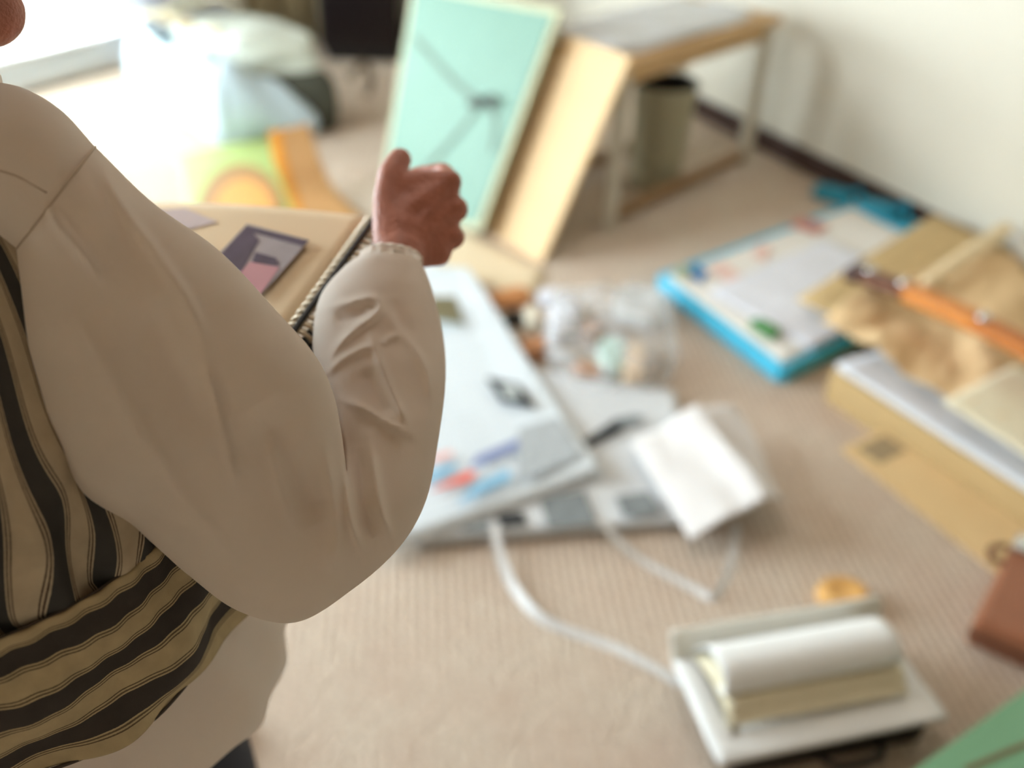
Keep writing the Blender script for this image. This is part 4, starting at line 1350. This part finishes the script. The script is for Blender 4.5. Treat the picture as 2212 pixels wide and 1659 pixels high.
# ---- trousers
tro = None
for sx, kx in ((-0.365, -0.36), (-0.51, -0.515)):
    st_ = spl([(sx + 0.01, 0.53, 0.86, 0.105), (sx, 0.545, 0.72, 0.10), (kx, 0.575, 0.45, 0.09), (kx, 0.575, 0.25, 0.085), (sx, 0.555, 0.07, 0.08)], 40)
    rg = np.array([[V(x + r * math.cos(a) * (1 + 0.02 * math.sin(z * 30 + a)), y + r * 0.98 * math.sin(a), z + 0.01 * math.sin(2 * a)) for a in np.linspace(0, 2 * math.pi, 41)[:-1]] for x, y, z, r in st_])
    if tro is None:
        tro = loft('trousers', rg, trousm, pers)
    else:
        loft('trouser_leg', rg, trousm, tro)


# ---- blouse
def ring_ellipse(c, rx, ry, n, ph=None):
    th = np.linspace(0, 2 * np.pi, n, endpoint=False)
    return th, np.stack([c[0] + rx * np.cos(th), c[1] + ry * np.sin(th), np.full(n, c[2])], 1)


NS = 240
rows = []
for z, cy, rx, ry in spl([(1.14, 0.535, 0.13, 0.095), (1.0, 0.49, 0.178, 0.142), (0.91, 0.492, 0.192, 0.152), (0.87, 0.50, 0.205, 0.160), (0.80, 0.520, 0.228, 0.172), (0.735, 0.530, 0.232, 0.176)], 50):
    th, rg = ring_ellipse((-0.42, cy, z), rx, ry, NS)
    k = np.clip((0.95 - z) / 0.2, 0, 1)
    wv = k * (0.006 * np.sin(7 * th + 6 * z) + 0.004 * np.sin(15 * th + 2) + 0.010 * np.exp(-((th - 5.55) / 0.12) ** 2) - 0.007 * np.exp(-((th - 5.8) / 0.09) ** 2))
    rg[:, 0] += wv * np.cos(th)
    rg[:, 1] += wv * np.sin(th)
    rg[:, 2] += k * 0.012 * np.sin(2 * th + 1.2)
    rows.append(rg)
blouse = loft('blouse', np.array(rows), blousem, pers)

SLV = [  # left/outer px, right/inner px, depth, half thickness
    ((18, 560), (205, 318), 0.572, 0.056),
    ((34, 800), (330, 440), 0.572, 0.062),
    ((66, 955), (470, 542), 0.574, 0.066),
    ((155, 1078), (590, 668), 0.578, 0.067),
    ((295, 1145), (678, 768), 0.584, 0.066),
    ((405, 1238), (718, 850), 0.590, 0.064),
    ((515, 1318), (735, 925), 0.596, 0.060),
    ((640, 1343), (744, 985), 0.602, 0.056),
    ((762, 1272), (748, 1012), 0.611, 0.052),
    ((862, 1182), (745, 995), 0.623, 0.050),
    ((920, 1080), (738, 950), 0.640, 0.050),
    ((948, 940), (715, 880), 0.664, 0.052),
    ((962, 820), (684, 800), 0.690, 0.052),
    ((957, 725), (676, 722), 0.714, 0.049),
    ((938, 645), (692, 642), 0.738, 0.044),
    ((922, 597), (738, 588), 0.758, 0.037),
    ((908, 576), (778, 562), 0.770, 0.030),
]
FOLDS = [  # px polyline, width px, height m
    ([(684, 668), (740, 658), (796, 645), (822, 656), (812, 680), (770, 710), (730, 750), (700, 800)], 9, 0.0050),
    ([(700, 815), (735, 780), (785, 752), (808, 748)], 10, 0.0040),
    ([(790, 700), (812, 760), (835, 820), (862, 880), (890, 936)], 9, 0.0050),
    ([(735, 862), (790, 885), (840, 915), (890, 940)], 9, 0.0055),
    ([(822, 660), (860, 710), (905, 770), (926, 820), (930, 900)], 11, 0.0035),
    ([(825, 745), (845, 728), (866, 726)], 8, 0.0030),
    ([(735, 866), (742, 960), (752, 1080), (765, 1150), (792, 1206)], 10, 0.0062),
    ([(800, 940), (812, 1040), (825, 1110), (850, 1182)], 10, 0.0050),
    ([(700, 960), (722, 1080), (730, 1165), (712, 1245)], 17, 0.0050),
    ([(440, 760), (475, 880), (500, 980), (520, 1070)], 8, 0.0042),
    ([(580, 930), (610, 1050), (642, 1145)], 15, 0.0042),
    ([(210, 345), (262, 440), (335, 545), (405, 650), (455, 760)], 13, 0.0042),
    ([(92, 440), (158, 520), (245, 622)], 11, 0.0036),
    ([(150, 640), (205, 760), (300, 930), (420, 1110), (520, 1230)], 30, 0.0050),
    ([(776, 960), (786, 1080), (806, 1170)], 15, -0.0045),
    ([(785, 790), (812, 850), (845, 905)], 26, -0.0045),
    ([(560, 860), (640, 1010), (688, 1140)], 58, -0.0075),
    ([(300, 640), (380, 790), (460, 960)], 55, -0.0045),
    ([(715, 690), (765, 685), (795, 672)], 13, -0.0030),
    ([(850, 640), (862, 690), (890, 740)], 16, -0.0030),
]


def fold_field(X, Y):
    D = np.zeros_like(X)
    for poly, wpx, amp in FOLDS:
        q = spl(poly, 40) if len(poly) > 2 else np.array([np.array(poly[0]) + (np.array(poly[1]) - np.array(poly[0])) * t for t in np.linspace(0, 1, 12)])
        best = np.full(X.shape, 1e9)
        tt = np.zeros_like(X)
        for i in range(len(q) - 1):
            a, b = q[i], q[i + 1]
            ab = b - a
            t = np.clip(((X - a[0]) * ab[0] + (Y - a[1]) * ab[1]) / (ab @ ab + 1e-9), 0, 1)
            dd_ = np.hypot(X - a[0] - t * ab[0], Y - a[1] - t * ab[1])
            m = dd_ < best
            best[m] = dd_[m]
            tt[m] = (i + t[m]) / (len(q) - 1)
        fade = np.clip(np.minimum(tt, 1 - tt) * 5, 0.15, 1)
        D += 1.35 * amp * fade * np.exp(-(best / wpx) ** 1.6)
    return D


def sleeve_loft(stn, nr, ns, name, parent, folds=True, rnd=0.9):
    rowsS = np.array([[*l, *r, z, t] for l, r, z, t in stn], float)
    S = spl(rowsS, nr)
    th = np.linspace(0, 2 * np.pi, ns, endpoint=False)
    out = []
    for lx, ly, rx, ry, z, t in S:
        pl, pr_ = P(lx, ly, z), P(rx, ry, z)
        c, a = (pl + pr_) / 2, (pr_ - pl) / 2
        bdir = -nrm(ray((lx + rx) / 2, (ly + ry) / 2))
        tl_ = np.clip((0.775 - abs(z - 0.772) - 0.720) / 0.05, 0, 1) * 0.34 if folds and z > 0.70 else 0.0
        bdir = bdir + u_ * tl_
        co, si = np.cos(th), np.sin(th)
        co2 = np.sign(co) * np.abs(co) ** rnd
        si2 = np.sign(si) * np.abs(si) ** rnd
        out.append(c + np.outer(co2, a) + np.outer(si2 * t, bdir))
    R_ = np.array(out)
    if folds:
        d = R_ - CP
        zz = d @ f_
        X = 1106 + FPX * (d @ r_) / zz
        Y = 829.5 - FPX * (d @ u_) / zz
        D = fold_field(X, Y) * np.clip(np.sin(th) * 3, 0, 1)[None, :]
        for i in range(R_.shape[0]):
            for j in range(R_.shape[1]):
                p = R_[i, j]
                D[i, j] += 0.0016 * noise.noise(Vector((p[0] * 38, p[1] * 38, p[2] * 38))) + 0.003 * noise.noise(Vector((p[0] * 12, p[1] * 12 + 4, p[2] * 12)))
        R_ = R_ - (d / np.linalg.norm(d, axis=2)[..., None]) * D[..., None]
    return R_


SR = sleeve_loft(SLV, 260, 180, 'sleeve', blouse)
slv = loft('sleeve', SR, blousem, blouse)
# cuff: narrow stitched band
cuffr = []
c0 = SR[-1].mean(0)
ax = nrm(wR_ - eR)
for k, (o_, g) in enumerate([(-0.007, 1.02), (-0.003, 1.045), (0.003, 1.04), (0.008, 0.99), (0.010, 0.94), (0.007, 0.88)]):
    cuffr.append(c0 + (SR[-1] - c0) * g * (1 + 0.02 * np.sin(np.linspace(0, 2 * np.pi, 180, endpoint=False) * 19 + k))[:, None] + ax * o_)
cf = loft('cuff', np.array(cuffr), blousem, blouse)
th = np.linspace(0, 2 * math.pi, 180, endpoint=False)
for rowi, off in ((1, 0.0), (3, -0.002)):
    vs, fs = [], []
    rg = cuffr[rowi] + ax * off
    for j in range(0, 180, 3):
        p, q = rg[j], rg[(j + 2) % 180]
        ou = nrm((p + q) / 2 - c0)
        k = len(vs)
        s_ = ax * 0.0006
        vs += [p - s_ + ou * 0.0004, q - s_ + ou * 0.0004, q + s_ + ou * 0.0004, p + s_ + ou * 0.0004, p - s_ + ou * 0.0014, q - s_ + ou * 0.0014, q + s_ + ou * 0.0014, p + s_ + ou * 0.0014]
        fs += [tuple(k + i for i in ff) for ff in BOXF]
    tag(obj('stitching', vs, fs, stitchm, blouse), kind='stuff')
tu = P(846, 548, 0.738)
tube('loose_thread', [P(835, 560, 0.738), tu, P(850, 540, 0.740), P(868, 545, 0.742)], 0.0008, stitchm, blouse, 14, 5)

# shoulder yoke and its seams
YK = [((22, 566), (208, 322), 0.574, 0.056), ((-60, 520), (130, 238), 0.572, 0.058), ((-180, 450), (40, 188), 0.574, 0.056), ((-330, 380), (-80, 168), 0.582, 0.05), ((-460, 330), (-200, 150), 0.59, 0.04)]
YR = sleeve_loft(YK, 60, 120, 'yoke', blouse)
loft('yoke', YR, blousem, blouse)
seam = SR[0][:90]
tube('shoulder_seam', [seam[i] - ray(*proj(seam[i])) * 0.0006 for i in range(3, 88, 6)], 0.0007, M('blouse_seam', (190, 172, 152), 0.9), blouse, 60, 6)
d = YR - CP


def near_yoke(x, y):
    q = YR.reshape(-1, 3)
    dq = q - CP
    zz = dq @ f_
    X, Y = 1106 + FPX * (dq @ r_) / zz, 829.5 - FPX * (dq @ u_) / zz
    e = (X - x) ** 2 + (Y - y) ** 2 + (zz - 0.50) * 4000
    return q[np.argmin(e)]


tube('yoke_seam', [near_yoke(x, y) for x, y in ((-60, 335), (-10, 358), (40, 384), (100, 418))], 0.0006, M('blouse_seam', (190, 172, 152), 0.9), blouse, 24, 6)
# left sleeve and collar
tube('yoke', [V(-0.40, 0.565, 1.165), V(-0.46, 0.562, 1.17), V(-0.53, 0.558, 1.155), sL + V(-0.01, 0, -0.015)], [0.062, 0.062, 0.063, 0.066], blousem, blouse, 20, 28)
lsr = []
for c, r in zip(spl([sL + V(0.05, 0, 0.02), sL + V(-0.02, -0.01, -0.05), eL + V(-0.01, -0.01, 0.03), eL + V(0.02, 0.02, -0.02), wL + (eL - wL) * 0.35, wL + (eL - wL) * 0.06], 60), np.interp(np.linspace(0, 1, 60), [0, 0.3, 0.6, 0.85, 1], [0.062, 0.068, 0.07, 0.06, 0.036])):
    lsr.append((c, r))
rows = []
for i, (c, r) in enumerate(lsr):
    dv = nrm(lsr[min(i + 1, 59)][0] - lsr[max(i - 1, 0)][0])
    s_ = nrm(np.cross(dv, V(0.2, 1, 0.3)))
    t_ = np.cross(dv, s_)
    rows.append([c + (s_ * math.cos(a) + t_ * math.sin(a)) * r * (1 + 0.04 * math.sin(5 * a + i * 0.3)) for a in np.linspace(0, 2 * math.pi, 49)[:-1]])
loft('sleeve', np.array(rows), blousem, blouse)
rows = []
for h, r in ((1.165, 0.085), (1.20, 0.066), (1.235, 0.056), (1.24, 0.060), (1.22, 0.070)):
    rows.append([V(-0.405 + r * math.cos(a), 0.572 + 0.95 * r * math.sin(a) + (h - 1.2) * 0.3, h + 0.012 * math.sin(a)) for a in np.linspace(0, 2 * math.pi, 49)[:-1]])
loft('collar', np.array(rows), blousem, blouse)

# ---- striped vest: gathered bodice and hip band
stripeA = stripe_mat('vest_stripe', (182, 167, 144), (66, 64, 62), (84, 70, 60), 0.034)
stripeB = stripe_mat('band_stripe', (176, 158, 124), (62, 56, 52), (98, 84, 66), 0.043)
NB = 420
rows, uvs = [], []
HZ = spl([(0.985, 0.482, 0.212, 0.180), (1.01, 0.482, 0.214, 0.180), (1.04, 0.487, 0.206, 0.172), (1.08, 0.497, 0.190, 0.158), (1.12, 0.515, 0.172, 0.140), (1.16, 0.53, 0.150, 0.122), (1.19, 0.54, 0.125, 0.10)], 90)
for z, cy, rx, ry in HZ:
    th, rg = ring_ellipse((-0.42, cy, z), rx, ry, NB)
    k = np.clip((1.13 - z) / 0.10, 0, 1) * np.clip((z - 0.975) / 0.02, 0.25, 1)
    ph = 26 * th + 2.2 * np.sin((z - 1.0) * 34 + 1.0) + 1.3 * np.sin(5 * th)
    wv = k * (0.0065 * np.sin(ph) + 0.004 * np.sin(11 * th + 14 * z) + 0.003 * np.sin(41 * th + 30 * z))
    rg[:, 0] += wv * np.cos(th)
    rg[:, 1] += wv * np.sin(th)
    rows.append(rg)
    u = 0.24 * th + k * (0.0085 * np.sin((z - 1.0) * 40 + 2.6 * th) + 0.004 * np.sin(ph + 1.0))
    uvs += list(zip(u, np.full(NB, z)))
# close the loop with a UV seam at the front
Rv = np.array(rows)
roll = NB // 4 + 30
vest = obj('vest', Rv.reshape(-1, 3), gridfaces(len(rows), NB, True), stripeA, pers, smooth=True, uv=uvs)
md = vest.modifiers.new('solid', 'SOLIDIFY')
md.thickness = 0.0015
rows, uvs = [], []
zs = np.linspace(1.0, 0.868, 70)
for z in zs:
    t = (1.0 - z) / 0.132
    rx, ry, cy = 0.214 + 0.008 * t, 0.183 - 0.008 * t, 0.480 + 0.002 * t
    th, rg = ring_ellipse((-0.42, cy, z), rx, ry, NB)
    wv = 0.0035 * np.sin(9 * th + 8 * t) * (0.3 + t) + 0.003 * np.sin(17 * th - 5 * t) * t + 0.0012 * np.sin(60 * th) * (1 - t) + 0.004 * np.exp(-((t - 0.02) / 0.05) ** 2) * 0.5
    rg[:, 0] += wv * np.cos(th)
    rg[:, 1] += wv * np.sin(th)
    rg[:, 2] += 0.004 * np.sin(3 * th + 1) * 1
    rows.append(rg)
    uvs += list(zip(np.full(NB, (1.0 - z) + 0.0) + 0.0022 * np.sin(8 * th + 9 * t), 0.24 * th))
band = obj('hip_band', np.array(rows).reshape(-1, 3), gridfaces(70, NB, True), stripeB, vest, smooth=True, uv=uvs)
md = band.modifiers.new('solid', 'SOLIDIFY')
md.thickness = 0.0022
md.offset = 1
seamd = M('vest_seam', (70, 60, 52), 0.9)
tube('waist_seam', list(rows[0][::14]) + [rows[0][0]], 0.0011, seamd, vest, 200, 5)
tube('hem', list(rows[-1][::14]) + [rows[-1][0]], 0.0013, seamd, vest, 200, 5)
